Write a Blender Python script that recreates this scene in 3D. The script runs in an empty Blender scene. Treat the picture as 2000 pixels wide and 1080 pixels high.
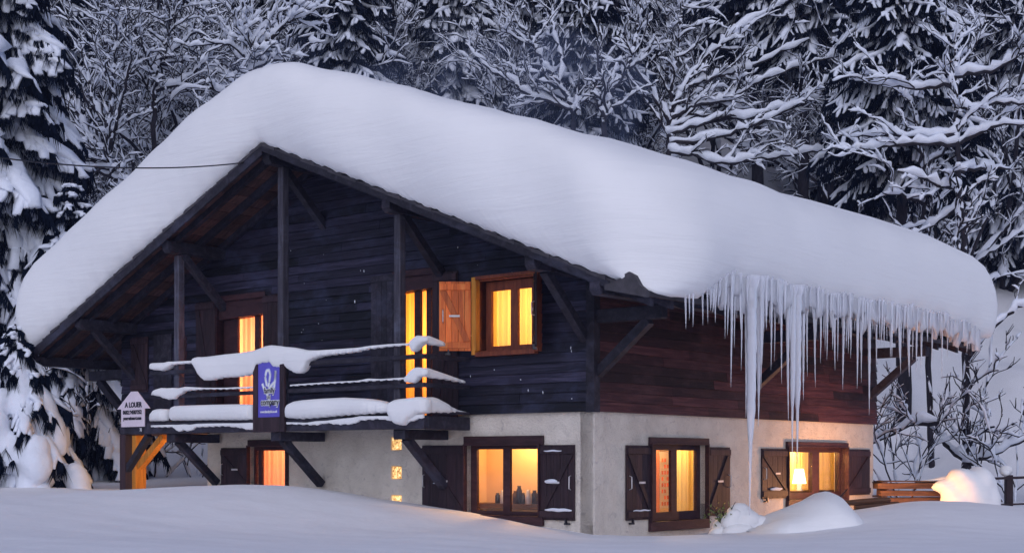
import bpy, math, random
import numpy as np
from mathutils import Vector, Matrix
R=math.radians
rnd=random.Random(7); nr=np.random.RandomState(7)
sc=bpy.context.scene
# ---------------------------------------------------------------- camera
F=2764.; CX=1000.; HY=901.; EYE=1.6
cam=bpy.data.cameras.new('camera'); co=bpy.data.objects.new('camera',cam); sc.collection.objects.link(co)
cam.sensor_width=36; cam.lens=36*F/2000; cam.shift_y=(HY-540)/2000; cam.clip_end=600; cam.clip_start=.1
co.location=(0,0,EYE); co.rotation_euler=(R(90),0,0); sc.camera=co
# ---------------------------------------------------------------- sky and dusk light
w=bpy.data.worlds.new('World'); sc.world=w; w.use_nodes=True
nt=w.node_tree; bg=nt.nodes['Background']
sky=nt.nodes.new('ShaderNodeTexSky'); sky.sky_type='NISHITA'; sky.sun_disc=False
SUN_EL,SUN_AZ=R(34),R(184)
sky.sun_elevation=SUN_EL; sky.sun_rotation=SUN_AZ; sky.air_density=1.0; sky.dust_density=1.5; sky.ozone_density=3.0
tn=nt.nodes.new('ShaderNodeMix');tn.data_type='RGBA';tn.blend_type='MULTIPLY';tn.inputs[0].default_value=1;tn.inputs[7].default_value=(.80,.94,1.27,1)
nt.links.new(sky.outputs[0],tn.inputs[6]);nt.links.new(tn.outputs[2],bg.inputs[0]); bg.inputs[1].default_value=.060
sun=bpy.data.lights.new('sun','SUN'); so=bpy.data.objects.new('sun',sun); sc.collection.objects.link(so)
sun.energy=1.15; sun.angle=R(110); sun.color=(1.0,.90,.83)
sd=Vector((math.sin(SUN_AZ)*math.cos(SUN_EL),math.cos(SUN_AZ)*math.cos(SUN_EL),math.sin(SUN_EL)))
so.rotation_euler=sd.to_track_quat('Z','Y').to_euler()
sc.view_settings.view_transform='Standard'; sc.view_settings.look='None'; sc.view_settings.gamma=1; sc.view_settings.exposure=0.38
HAZE=.0008
sc.cycles.max_bounces=7; sc.cycles.transparent_max_bounces=8; sc.cycles.sample_clamp_indirect=4.0
# ---------------------------------------------------------------- house frame: x right along the front, y back along the side
th=-math.atan(2250/2764.)
HC=Vector((159/F*20,20.,0)); HM=Matrix.Translation(HC)@Matrix.Rotation(th,4,'Z'); HI=HM.inverted()
def W(x,y,z): return HM@Vector((x,y,z))
def P(px,py,yp):                 # photo point -> (x,z) on the house plane y=yp
    d=HI.to_3x3()@Vector(((px-CX)/F,1,(HY-py)/F)); o=HI@Vector((0,0,EYE)); t=(yp-o.y)/d.y
    q=o+d*t; return q.x,q.z
def PS(px,py,xp):                # same on the plane x=xp -> (y,z)
    d=HI.to_3x3()@Vector(((px-CX)/F,1,(HY-py)/F)); o=HI@Vector((0,0,EYE)); t=(xp-o.x)/d.x
    q=o+d*t; return q.y,q.z
def PD(px,py,dist): return Vector(((px-CX)/F*dist,dist,EYE+(HY-py)/F*dist))
# ---------------------------------------------------------------- mesh helpers
class MB:
    def __init__(s,T=None): s.V=[];s.F=[];s.n=0;s.tint=[];s.T=T
    def add(s,vs,fs,tint=None):
        if s.T: vs=[s.T(*v) for v in vs]
        s.V.append(np.asarray(vs,dtype=float).reshape(-1,3)); n=s.n
        s.F.extend([tuple(i+n for i in f) for f in fs]); s.n+=len(vs)
        s.tint.extend([rnd.random() if tint is None else tint]*len(fs)); return s
    def box(s,a,b,c,d,e,f,tint=None):
        vs=[(x,y,z) for x in(a,b) for y in(c,d) for z in(e,f)]
        t=rnd.random() if tint is None else tint
        return s.add(vs,[(0,1,3,2),(4,6,7,5),(0,4,5,1),(2,3,7,6),(0,2,6,4),(1,5,7,3)],t)
    def beam(s,p,q,w,h,up=(0,0,1),tint=None):
        p=Vector(p);q=Vector(q);d=(q-p).normalized();sd=d.cross(Vector(up))
        if sd.length<1e-4: sd=d.cross(Vector((0,1,0)))
        sd.normalize();u=sd.cross(d);c=[]
        for e in(p,q):
            for i,j in((-1,-1),(1,-1),(1,1),(-1,1)): c.append(tuple(e+sd*(i*w/2)+u*(j*h/2)))
        t=rnd.random() if tint is None else tint
        return s.add(c,[(0,1,2,3),(7,6,5,4),(0,4,5,1),(1,5,6,2),(2,6,7,3),(3,7,4,0)],t)
    def prism(s,poly,y0,y1,tint=None):          # polygon in x,z extruded along y
        n=len(poly); vs=[(x,y0,z) for x,z in poly]+[(x,y1,z) for x,z in poly]
        t=rnd.random() if tint is None else tint
        return s.add(vs,[tuple(range(n)),tuple(range(2*n-1,n-1,-1))]+[(i,(i+1)%n,(i+1)%n+n,i+n) for i in range(n)],t)
    def tube(s,pts,rad,sides=6,sw=1.,sh=1.,off=0.,tint=.5,jit=0.):
        pts=np.asarray(pts,float); N=len(pts); rad=np.broadcast_to(np.asarray(rad,float),(N,))
        d=np.gradient(pts,axis=0); d/=np.linalg.norm(d,axis=1)[:,None]+1e-9
        ref=np.tile([0,0,1.],(N,1)); m=abs(d[:,2])>.97; ref[m]=[1,0,0]
        sd=np.cross(d,ref); sd/=np.linalg.norm(sd,axis=1)[:,None]+1e-9; up=np.cross(sd,d)
        a=np.arange(sides)*2*np.pi/sides
        ring=pts[:,None,:]+(sd[:,None,:]*np.cos(a)[None,:,None]*sw+up[:,None,:]*np.sin(a)[None,:,None]*sh)*rad[:,None,None]
        if jit: ring=pts[:,None,:]+(ring-pts[:,None,:])*(1+jit*nr.uniform(-1,1,(N,sides,1)))
        ring[...,2]+=off
        vs=ring.reshape(-1,3); fs=[]
        for i in range(N-1):
            for j in range(sides):
                k=(j+1)%sides; fs.append((i*sides+j,i*sides+k,(i+1)*sides+k,(i+1)*sides+j))
        fs.append(tuple(range(sides-1,-1,-1))); fs.append(tuple((N-1)*sides+j for j in range(sides)))
        if s.T: vs=[s.T(*v) for v in vs]
        s.V.append(np.asarray(vs)); n=s.n
        s.F.extend([tuple(i+n for i in f) for f in fs]); s.n+=len(vs); s.tint.extend([tint]*len(fs)); return s
    def blob(s,c,r,seed=0,amp=.18,nu=14,nv=9,tint=.5):
        g=np.random.RandomState(seed); k=g.uniform(-1,1,(5,3))*1.6; ph=g.uniform(0,6.3,5)
        vs=[];fs=[]
        for i in range(nv+1):
            t=math.pi*i/nv
            for j in range(nu):
                u=2*math.pi*j/nu; v=np.array([math.sin(t)*math.cos(u),math.sin(t)*math.sin(u),math.cos(t)])
                q=1+amp*sum(math.sin(k[m]@v*2+ph[m]) for m in range(5))/2
                vs.append((c[0]+r[0]*v[0]*q,c[1]+r[1]*v[1]*q,c[2]+r[2]*v[2]*q))
        for i in range(nv):
            for j in range(nu): fs.append((i*nu+j,i*nu+(j+1)%nu,(i+1)*nu+(j+1)%nu,(i+1)*nu+j))
        return s.add(vs,fs,tint)
    def mesh(s,name,m,smooth=False,origin=None):
        me=bpy.data.meshes.new(name); V=np.vstack(s.V)
        if origin is not None: V=V-np.asarray(origin)
        me.from_pydata(V.tolist(),[],s.F); me.materials.append(m)
        a=me.attributes.new('tint','FLOAT','FACE'); a.data.foreach_set('value',s.tint)
        if smooth: me.polygons.foreach_set('use_smooth',[True]*len(me.polygons))
        me.validate(); me.update()
        return me
    def build(s,name,m,parent=None,smooth=False,label=None,local=False,bevel=0,recalc=True,stuff=False):
        """local: the vertices are in house coordinates and the object is a top-level thing"""
        org=None
        if local:
            V=np.vstack(s.V); org=[V[:,0].mean(),V[:,1].mean(),V[:,2].min()]
        me=s.mesh(name,m,smooth,org)
        if recalc:
            import bmesh
            b=bmesh.new();b.from_mesh(me);bmesh.ops.recalc_face_normals(b,faces=b.faces);b.to_mesh(me);b.free()
        o=bpy.data.objects.new(name,me); sc.collection.objects.link(o)
        if parent: o.parent=parent
        if local: o.matrix_world=HM@Matrix.Translation(org)
        if bevel:
            bv=o.modifiers.new('bevel','BEVEL');bv.width=bevel;bv.segments=1;bv.limit_method='ANGLE'
        if label: o['label']=label
        if stuff: o['kind']='stuff'
        return o
def thing(o,label,cat,group=None,kind=None):
    o['label']=label;o['category']=cat
    if group:o['group']=group
    if kind:o['kind']=kind
    return o
def empty(name,label,cat,loc=(0,0,0),group=None,rot=0):
    o=bpy.data.objects.new(name,None);sc.collection.objects.link(o);o.empty_display_size=.2
    o.location=loc;o.rotation_euler=(0,0,rot);return thing(o,label,cat,group)
# ---------------------------------------------------------------- materials
def mat(name): 
    m=bpy.data.materials.new(name);m.use_nodes=True;t=m.node_tree
    return m,t,t.nodes['Principled BSDF'],t.nodes.new,t.links.new
def coords(t,scale,world=False):
    tc=t.nodes.new('ShaderNodeTexCoord');mp=t.nodes.new('ShaderNodeMapping');mp.inputs['Scale'].default_value=scale
    if world:
        ge=t.nodes.new('ShaderNodeNewGeometry');t.links.new(ge.outputs['Position'],mp.inputs[0])
    else: t.links.new(tc.outputs['Object'],mp.inputs[0])
    return mp.outputs[0]
def ramp(t,src,stops):
    r=t.nodes.new('ShaderNodeValToRGB');e=r.color_ramp.elements
    while len(e)<len(stops): e.new(.5)
    for i,(p,c) in enumerate(stops): e[i].position=p;e[i].color=(*c,1)
    t.links.new(src,r.inputs[0]);return r.outputs[0]
def noise(t,vec,scale,detail=4,rough=.6,dist=0):
    n=t.nodes.new('ShaderNodeTexNoise');n.inputs['Scale'].default_value=scale;n.inputs['Detail'].default_value=detail
    n.inputs['Roughness'].default_value=rough;n.inputs['Distortion'].default_value=dist;t.links.new(vec,n.inputs['Vector']);return n.outputs[0]
def bump(t,b,h,st,dist=.02):
    n=t.nodes.new('ShaderNodeBump');n.inputs['Strength'].default_value=st;n.inputs['Distance'].default_value=dist
    t.links.new(h,n.inputs['Height']);t.links.new(n.outputs[0],b.inputs['Normal'])
def mixc(t,f,a,b,mode='MIX'):
    m=t.nodes.new('ShaderNodeMix');m.data_type='RGBA';m.blend_type=mode
    for i,v in((0,f),(6,a),(7,b)):
        if isinstance(v,(int,float)): m.inputs[i].default_value=v
        elif isinstance(v,tuple): m.inputs[i].default_value=(*v,1)
        else: t.links.new(v,m.inputs[i])
    return m.outputs[2]
def wood(name,c0,c1,c2,scale,rough=.7,tintamt=.5,wear=.35):
    m,t,b,N,L=mat(name)
    v=coords(t,scale); g=noise(t,v,1.0,6,.65,.6)
    col=ramp(t,g,[(.28,c0),(.5,c1),(.75,c2)])
    a=N('ShaderNodeAttribute');a.attribute_name='tint'
    tv=ramp(t,a.outputs['Fac'],[(0,(1-tintamt,)*3),(1,(1+tintamt,)*3)])
    col=mixc(t,1.0,col,tv,'MULTIPLY')
    w2=noise(t,coords(t,(.9,.9,1.4)),1.3,5,.7)   # weathered grey patches
    wm=ramp(t,w2,[(.5,(0,0,0)),(.68,(wear,)*3)])
    col=mixc(t,wm,col,(c2[0]*1.5,c2[1]*1.9,c2[2]*2.2))
    L(col,b.inputs['Base Color']);b.inputs['Roughness'].default_value=rough;b.inputs['Specular IOR Level'].default_value=.3
    bump(t,b,g,.6,.014);return m
def flat(name,c,rough=.6,metal=0,sc_=8,var=.25,bmp=.1):
    m,t,b,N,L=mat(name);g=noise(t,coords(t,(1,1,1)),sc_,5)
    L(ramp(t,g,[(.3,tuple(x*(1-var) for x in c)),(.7,tuple(min(1,x*(1+var)) for x in c))]),b.inputs['Base Color'])
    b.inputs['Roughness'].default_value=rough;b.inputs['Metallic'].default_value=metal
    bump(t,b,g,bmp);return m
def snowmat(name,c=(.82,.82,.86),bs=1.0,fine=.25,layers=False):
    m,t,b,N,L=mat(name); v=coords(t,(1,1,1),True)
    g=noise(t,v,bs,4,.5); g2=noise(t,v,60,3,.6)
    L(ramp(t,g,[(.3,tuple(x*.96 for x in c)),(.7,c)]),b.inputs['Base Color'])
    b.inputs['Roughness'].default_value=.75;b.inputs['Specular IOR Level'].default_value=.25
    s=N('ShaderNodeMath');s.operation='MULTIPLY_ADD';L(g2,s.inputs[0]);s.inputs[1].default_value=fine*.1;L(g,s.inputs[2]);h=s.outputs[0]
    if layers:
        g3=noise(t,coords(t,(.35,.35,5),True),1.6,5,.6,.4);s2=N('ShaderNodeMath');s2.operation='MULTIPLY_ADD';L(g3,s2.inputs[0]);s2.inputs[1].default_value=.45;L(h,s2.inputs[2]);h=s2.outputs[0]
    bump(t,b,h,.42,.10);return m
M_snow=snowmat('snow',fine=.6,bs=1.6); M_treesnow=snowmat('tree_snow',(.78,.82,.92),5.0,.6)
M_roofsnow=snowmat('roof_snow',(.86,.86,.88),.8,.25,True)
M_sidF=wood('dusk_siding',(.004,.004,.010),(.014,.012,.026),(.052,.046,.080),(1.2,1.2,26),.6,.8)  # front boards, same wood as the side with dusk blue put into the colour
M_sidS=wood('red_siding',(.016,.004,.006),(.048,.013,.015),(.105,.040,.040),(1.2,1.2,24),.65,.75,.25)
M_beam=wood('weathered_beam',(.008,.007,.012),(.020,.017,.027),(.055,.047,.068),(9,9,9),.65,.3)
M_post=wood('weathered_post',(.02,.018,.028),(.05,.045,.062),(.11,.10,.13),(22,22,1.6),.6,.2)
M_soffit=wood('soffit_wood',(.03,.014,.012),(.07,.034,.028),(.13,.065,.055),(3,14,3),.75,.4,.1)
M_shut=wood('shutter_wood',(.014,.007,.010),(.030,.015,.020),(.056,.030,.038),(18,18,1.8),.6,.25,.1)
M_trim=wood('trim_wood',(.022,.008,.010),(.042,.016,.02),(.07,.03,.034),(4,4,14),.6,.2,.1)
M_orange=wood('lit_varnished_shutter',(.42,.07,.014),(.80,.17,.03),(.92,.32,.08),(14,14,1.4),.45,.3,0)  # varnish orange, brightened so the shutter looks lit
M_redframe=wood('lit_red_frame',(.10,.025,.014),(.20,.05,.025),(.32,.10,.045),(14,14,2),.5,.2,0)  # reddish frame wood with a lit orange look put into its colour
M_litwood=wood('lamplit_wood',(.35,.13,.02),(.55,.22,.035),(.70,.33,.06),(16,16,1.5),.6,.1,0)  # yellow lamplight put into the colour of rear post, strut and window jamb
M_plank=wood('pale_planks',(.035,.017,.011),(.085,.040,.022),(.19,.09,.045),(2,2,16),.7,.3,.1)
M_bark=wood('bark',(.008,.007,.011),(.018,.015,.020),(.042,.035,.045),(7,7,2.5),.9,.1,.2)
M_tile=flat('roof_tile',(.05,.045,.055),.8,0,6,.4,.3)
M_metal=flat('dark_iron',(.05,.05,.06),.4,.7)
M_handle=flat('pale_metal',(.6,.58,.6),.4,.2)
M_foli=flat('spruce_needles',(.004,.007,.016),.95,0,9,.5,.2);M_foli.node_tree.nodes['Principled BSDF'].inputs['Specular IOR Level'].default_value=.05
M_leaf=flat('green_leaf',(.12,.15,.04),.6)
M_white=flat('white_sign_board',(.72,.62,.70),.6,0,5,.08,.05)
M_blue=flat('blue_banner',(.12,.10,.55),.5,0,4,.12,.03)
M_ink=flat('black_lettering',(.012,.01,.02),.6)
M_wlet=flat('white_lettering',(.85,.85,.92),.6)
M_wlet2=flat('pale_blue_halo',(.42,.46,.85),.6)
def plaster():
    m,t,b,N,L=mat('rough_plaster');v=coords(t,(1,1,1))
    g=noise(t,v,2.2,6,.6);g2=noise(t,v,28,4,.6);g3=noise(t,v,7,6,.75,1.2)
    c=ramp(t,g,[(.3,(.64,.57,.50)),(.7,(.82,.75,.67))])
    c=mixc(t,ramp(t,g3,[(.55,(0,0,0)),(.72,(.75,)*3)]),c,(.42,.37,.36))
    L(c,b.inputs['Base Color']);b.inputs['Roughness'].default_value=.9
    s=N('ShaderNodeMath');s.operation='ADD';L(g2,s.inputs[0]);L(g3,s.inputs[1]);bump(t,b,s.outputs[0],.9,.03);return m
M_plas=plaster()
def glassm():
    m,t,b,N,L=mat('window_glass');out=t.nodes['Material Output'];tr=N('ShaderNodeBsdfTransparent');gl=N('ShaderNodeBsdfGlossy')
    gl.inputs['Roughness'].default_value=.05;mx=N('ShaderNodeMixShader');mx.inputs[0].default_value=.05
    tr.inputs[0].default_value=(.97,.97,.97,1)
    L(tr.outputs[0],mx.inputs[1]);L(gl.outputs[0],mx.inputs[2]);L(mx.outputs[0],out.inputs[0]);t.nodes.remove(b);return m
M_glass=glassm()
def curtainm(name,c):
    m,t,b,N,L=mat(name);out=t.nodes['Material Output'];d=N('ShaderNodeBsdfDiffuse');tr=N('ShaderNodeBsdfTranslucent');mx=N('ShaderNodeMixShader')
    g=noise(t,coords(t,(30,30,.6)),1,3);cc=ramp(t,g,[(.3,tuple(x*.7 for x in c)),(.7,c)])
    L(cc,d.inputs[0]);L(cc,tr.inputs[0]);mx.inputs[0].default_value=.6
    L(d.outputs[0],mx.inputs[1]);L(tr.outputs[0],mx.inputs[2]);L(mx.outputs[0],out.inputs[0]);t.nodes.remove(b);return m
M_cur=curtainm('amber_curtain',(.95,.62,.22)); M_curp=curtainm('pink_curtain',(.95,.50,.34)); M_cury=curtainm('pale_curtain',(.98,.86,.45))
M_room=flat('warm_room_paint',(.80,.60,.38),.8,0,3,.06,.02)
M_roomc=flat('coral_room_paint',(.80,.30,.16),.8,0,3,.06,.02)
def icem():
    m,t,b,N,L=mat('ice');b.inputs['Base Color'].default_value=(.92,.93,1,1);b.inputs['Roughness'].default_value=.2
    b.inputs['IOR'].default_value=1.31;b.inputs['Transmission Weight'].default_value=.55
    g=noise(t,coords(t,(30,30,6),True),1,3);bump(t,b,g,.4,.02);return m
M_ice=icem()
def emis(name,c,s):
    m,t,b,N,L=mat(name);b.inputs['Emission Color'].default_value=(*c,1);b.inputs['Emission Strength'].default_value=s;b.inputs['Base Color'].default_value=(*c,1);return m
M_lamp=emis('lit_lampshade',(1,.80,.45),3.0)
M_bulb=emis('assumed_lit_bulb',(1,.55,.18),12)  # glow for the assumed wall and garden lamps
# ---------------------------------------------------------------- ground: one sheet, drifts in front, wooded slope behind
CP=[]   # measured points (px,py,dist)
for px in(-600,0,300,600,900,1200,1500,1800,2100,2600): CP.append(((px-CX)/F*9,9,.66)); CP.append(((px-CX)/F*13.8,13.8,.69+(.05 if px<500 else 0)))
for px,py,d in[(0,1005,18),(250,1012,18.5),(0,962,24),(130,958,25),(0,937,30),(200,940,30),(250,965,25.2),(350,953,25.6),(330,935,31),(430,957,25),(490,960,24.6),(567,961,24),
  (640,963,23.4),(700,967,23),(770,977,22.4),(840,987,22),(900,995,21.5),(980,1008,21),(1061,1026,20.5),(1110,1034,20.2),(1159,1042,19.9),(1260,1045,19.5),(1380,1046,19.3),(1480,1045,19.3),
  (1300,1046,21.5),(1450,1030,23.5),(1600,1010,25),(1580,1042,19.3),(1650,1012,20.6),(1690,999,21.4),(1740,990,22),(1800,982,22.4),(1850,981,22.4),(1950,987,22.2),(2000,991,22),(2150,997,22),
  (1800,1030,18),(1600,1050,17.6),(2000,1040,18),(1900,1000,27),(1750,1003,27),(2050,990,29),(450,1010,19),(700,1030,19),(900,1045,18),(1100,1058,18),(-300,960,22),(-300,940,30),(2300,985,29)]:
    p=PD(px,py,d); CP.append((p.x,p.y,p.z))
for x,y,z in[(-5,27,.9),(0,28,.7),(4,30,.7),(-3,24,.9),(-9,34,1.2),(0,34,1.0),(8,34,.9),(15,34,.9),(-16,30,1.3),(16,26,.8),(-16,16,.9),(16,12,.6),(-6,5,.6),(6,5,.6)]: CP.append((x,y,z))
CP=np.array(CP)
def _k(d): return np.where(d>1e-9,d*d*np.log(d+1e-9),0)
_n=len(CP);_D=np.linalg.norm(CP[:,None,:2]-CP[None,:,:2],axis=2)
_A=np.zeros((_n+3,_n+3));_A[:_n,:_n]=_k(_D)+np.eye(_n)*.06;_A[:_n,_n]=1;_A[:_n,_n+1:]=CP[:,:2];_A[_n,:_n]=1;_A[_n+1:,:_n]=CP[:,:2].T
_w=np.linalg.solve(_A,np.r_[CP[:,2],0,0,0])
def G(x,y):
    x=np.asarray(x,float);y=np.asarray(y,float)
    xc=np.clip(x,-17,17);yc=np.clip(y,4,34)
    r=np.sqrt((xc[...,None]-CP[:,0])**2+(yc[...,None]-CP[:,1])**2)
    z=_k(r)@_w[:_n]+_w[_n]+_w[_n+1]*xc+_w[_n+2]*yc
    z=z+.012*np.sin(x*2.1+y*.7)*np.sin(y*1.7-x*.4)+.035*np.sin(x*.63+1)*np.sin(y*.8)+.006*np.sin(x*5.1+y*2.3)*np.sin(y*4.1-x*1.3)
    e=np.maximum(0,y-33.5-.0*x);h=.62*(np.sqrt(e*e+9)-3)
    h=h+np.minimum(e/6,1)*(.5*np.sin(x*.45+y*.2)+.35*np.sin(x*.9-y*.5+1.2)+.2*np.sin(x*1.9+y*1.1))
    return z+h
xs=np.r_[np.linspace(-90,-17,26)[:-1],np.linspace(-17,-10,24)[:-1],np.linspace(-10,10,170),np.linspace(10,17,24)[1:],np.linspace(17,90,26)[1:]]
ys=np.r_[np.linspace(-30,12,16)[:-1],np.linspace(12,28,150)[:-1],np.linspace(28,50,80)[:-1],np.linspace(50,150,50)]
XX,YY=np.meshgrid(xs,ys);ZZ=G(XX,YY)
gm=MB();nx=len(xs)
gm.V.append(np.c_[XX.ravel(),YY.ravel(),ZZ.ravel()]);gm.n=XX.size
for j in range(len(ys)-1):
    for i in range(nx-1): gm.F.append((j*nx+i,j*nx+i+1,(j+1)*nx+i+1,(j+1)*nx+i))
gm.tint=[.5]*len(gm.F)
g=gm.build('snowy_ground',M_snow,smooth=True,recalc=False);g['kind']='structure'
# ---------------------------------------------------------------- chalet
house=empty('chalet','dark timber chalet with a white plaster ground floor, lit windows and a balcony','house',HC,rot=th)
RX0,RX1,RY0,RY1,RID,RZ=-12.2,1.78,-1.34,9.95,-5.5,6.66
SL,SR=.454,.40
def rz(x): return RZ-(SL*(RID-x) if x<RID else SR*(x-RID))
HX,HY2,ZF=-11.05,9.23,2.31
def TF(a,d,z): return (a,-d,z)      # front wall: a along x, d outwards
def TS(a,d,z): return (d,a,z)       # side wall: a along y, d outwards
def intervals(a0,a1,z0,z1,ops):
    segs=[(a0,a1)]
    for o0,o1,oz0,oz1 in ops:
        if oz1<=z0+.02 or oz0>=z1-.02: continue
        n=[]
        for s0,s1 in segs:
            if o1<=s0 or o0>=s1: n.append((s0,s1));continue
            if o0>s0:n.append((s0,o0))
            if o1<s1:n.append((o1,s1))
        segs=n
    return segs
def siding(T,a0,a1,z0,ztop,ops,m,name,gable=False):
    b=MB(T);z=z0;p=.1435
    while z<ztop:
        lo,hi=a0,a1
        tops=None
        if gable:
            zu=z-.0+.0
            lim=lambda zz:(RID-(RZ-.12-zz)/SL,RID+(RZ-.12-zz)/SR)
            l0,r0=lim(z);l1,r1=lim(min(z+p,RZ-.13))
            if r0-l0<.2: break
            lo,hi=max(a0,l0),min(a1,r0)
        for s0,s1 in intervals(lo,hi,z,z+p,ops):
            x=s0+0
            while x<s1-.01:
                ln=rnd.uniform(1.6,4.2);e=min(s1,x+ln)
                if s1-e<.5:e=s1
                ta,tb=x,e
                if gable: ta=min(max(x,l1),e);tb=max(min(e,r1),ta)
                j=rnd.uniform(0,.006)
                vs=[(x,0,z),(e,0,z),(e,.036+j,z),(x,.036+j,z),(ta,0,z+p-.004),(tb,0,z+p-.004),(tb,.016+j,z+p-.004),(ta,.016+j,z+p-.004)]
                b.add(vs,[(0,1,2,3),(4,7,6,5),(3,2,6,7),(0,3,7,4),(1,5,6,2),(0,4,5,1)])
                x=e+.004
        z+=p
    o=b.build(name,m,house);return o
# openings (a0,a1,z0,z1)
D1=(-8.22,-6.98,2.16,4.43);SLT=(-9.2,-9.1,3.44,3.82);D2=(-3.86,-3.04,2.16,4.50);WU=(-2.07,-.98,3.26,4.30)
WA=(-7.40,-6.42,1.08,1.86);WB=(-2.39,-.97,.80,1.84);GB=[(-3.995,-3.76,1.78,1.99),(-3.995,-3.76,1.32,1.53),(-3.995,-3.76,.86,1.07)]
WC=(1.46,3.05,.70,1.86);WD=(5.72,7.99,.94,1.85)
siding(TF,HX,0,ZF,7,[D1,SLT,D2,WU],M_sidF,'front_siding',True)
siding(TS,0,HY2,ZF,4.40,[],M_sidS,'side_siding')
# solid backing behind the boards with holes for the openings, and plaster below
def slab(T,a0,a1,z0,z1,d0,d1,ops,name,m,parent=house,weld=False):
    b=MB(T);A=sorted({a0,a1,*[v for o in ops for v in o[:2] if a0<v<a1]});Z=sorted({z0,z1,*[v for o in ops for v in o[2:] if z0<v<z1]})
    def inside(i,j):
        if not(0<=i<len(A)-1 and 0<=j<len(Z)-1): return False
        ca,cz=(A[i]+A[i+1])/2,(Z[j]+Z[j+1])/2
        return not any(o[0]<ca<o[1] and o[2]<cz<o[3] for o in ops)
    for i in range(len(A)-1):
        for j in range(len(Z)-1):
            if not inside(i,j): continue
            p,q,r,s=A[i],A[i+1],Z[j],Z[j+1]
            for d in(d0,d1): b.add([(p,d,r),(q,d,r),(q,d,s),(p,d,s)],[(0,1,2,3)],.5)
            for di,dj,e in((-1,0,[(p,r),(p,s)]),(1,0,[(q,r),(q,s)]),(0,-1,[(p,r),(q,r)]),(0,1,[(p,s),(q,s)])):
                if not inside(i+di,j+dj): b.add([(e[0][0],d0,e[0][1]),(e[1][0],d0,e[1][1]),(e[1][0],d1,e[1][1]),(e[0][0],d1,e[0][1])],[(0,1,2,3)],.5)
    o=b.build(name,m,parent,recalc=False)
    if weld:
        import bmesh
        q=bmesh.new();q.from_mesh(o.data);bmesh.ops.remove_doubles(q,verts=q.verts,dist=1e-4);bmesh.ops.recalc_face_normals(q,faces=q.faces);q.to_mesh(o.data);q.free()
    return o
slab(TF,HX+.02,-.02,ZF+.01,4.40,-.22,-.003,[D1,SLT,D2,WU],'upper_wall',M_trim)
gb=MB();gb.prism([(HX+.3,4.02),(-.02,4.405),(-.02,rz(-.02)-.13),(RID,RZ-.14),(HX+.3,rz(HX+.3)-.13)][:1]+[(HX+.3,4.405),(-.02,4.405),(-.02,rz(-.02)-.05),(RID,RZ-.10),(HX+.3,4.406)][1:-1],.004,.2);gb.build('gable_wall',M_trim,house)
slab(TS,.0,HY2,ZF+.01,4.40,-.22,-.003,[],'upper_side_wall',M_trim)
b=MB();b.box(HX+.02,HX+.2,.02,HY2-.02,2.1,4.3);b.box(HX+.2,-.25,HY2-.25,HY2-.01,.0,4.3);b.build('rear_wall',M_sidS,house)
b=MB();b.box(HX+.02,-.24,.23,HY2-.26,2.10,2.30);b.box(HX,-8.5,0.0,.225,2.10,2.305);b.build('floor_slab',M_soffit,house)
PX0=-8.56
slab(TF,PX0,0,-.5,ZF,-.25,-.03,[WA,WB]+GB,'plaster_wall',M_plas)
slab(TS,.03,HY2-.04,-.5,ZF,-.25,-.03,[WC,WD],'plaster_wall',M_plas)
b=MB();b.box(PX0,PX0+.25,.26,HY2-.3,-.5,2.09);b.build('plaster_wall',M_plas,house)
b=MB();b.box(-.10,.045,-.045,.10,2.30,4.42,.3);b.build('corner_board',M_beam,house)
# ---- roof
def course(b,s,x0,x1):
    n=24
    for i in range(n):
        u0,u1=i/n,(i+1)/n;ln=abs(x1-x0)/n
        xa=x0+(x1-x0)*u0;xb=x0+(x1-x0)*u1
        j=rnd.uniform(0,.03);k=rnd.uniform(0,.012)
        za,zb=rz(xa)-.03,rz(xb)
        b.add([(xa,RY0-j,za+k),(xb,RY0-j,zb-.03+.03+k),(xb,RY1,zb+k),(xa,RY1,za+k),(xa,RY0-j,za-.035),(xb,RY0-j,zb-.06),(xb,RY1,zb-.06),(xa,RY1,za-.035)],
          [(0,1,2,3),(7,6,5,4),(0,4,5,1),(1,5,6,2),(2,6,7,3),(3,7,4,0)])
b=MB();course(b,1,RID,RX1);course(b,-1,RID,RX0)
b.build('roof',M_tile,house)
def slope_beam(b,y,w,top,bot,xa,xb):
    b.prism([(xa,rz(xa)-top),(xb,rz(xb)-top),(xb,rz(xb)-bot),(xa,rz(xa)-bot)],y,y+w)
b=MB()
for k in range(28):   # lath boards of the soffit
    for xa,xb in((RX0+.05,RID),(RID,RX1-.05)):
        u=k/28;v=(k+.93)/28;p,q=xa+(xb-xa)*u,xa+(xb-xa)*v
        b.prism([(p,rz(p)-.062),(q,rz(q)-.062),(q,rz(q)-.082),(p,rz(p)-.082)],RY0+.05,RY1-.05)
b.build('soffit_boards',M_soffit,house)
for i,y in enumerate([-1.10,-.62,-.12]+[.9,1.8,2.7,3.6,4.5,5.4,6.3,7.2,8.1,9.0,9.7]):
    b=MB();slope_beam(b,y,.09,.084,.20,RX0+.08,RID);slope_beam(b,y,.09,.084,.20,RID,RX1-.10);b.build('rafter',M_beam,house)
b=MB();slope_beam(b,RY0-.015,.035,.05,.205,RX0-.02,RID);b.build('barge_board',M_beam,house)
b=MB();slope_beam(b,RY0-.015,.035,.05,.15,RID,RX1-.55);b.build('barge_board',M_beam,house)
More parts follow.
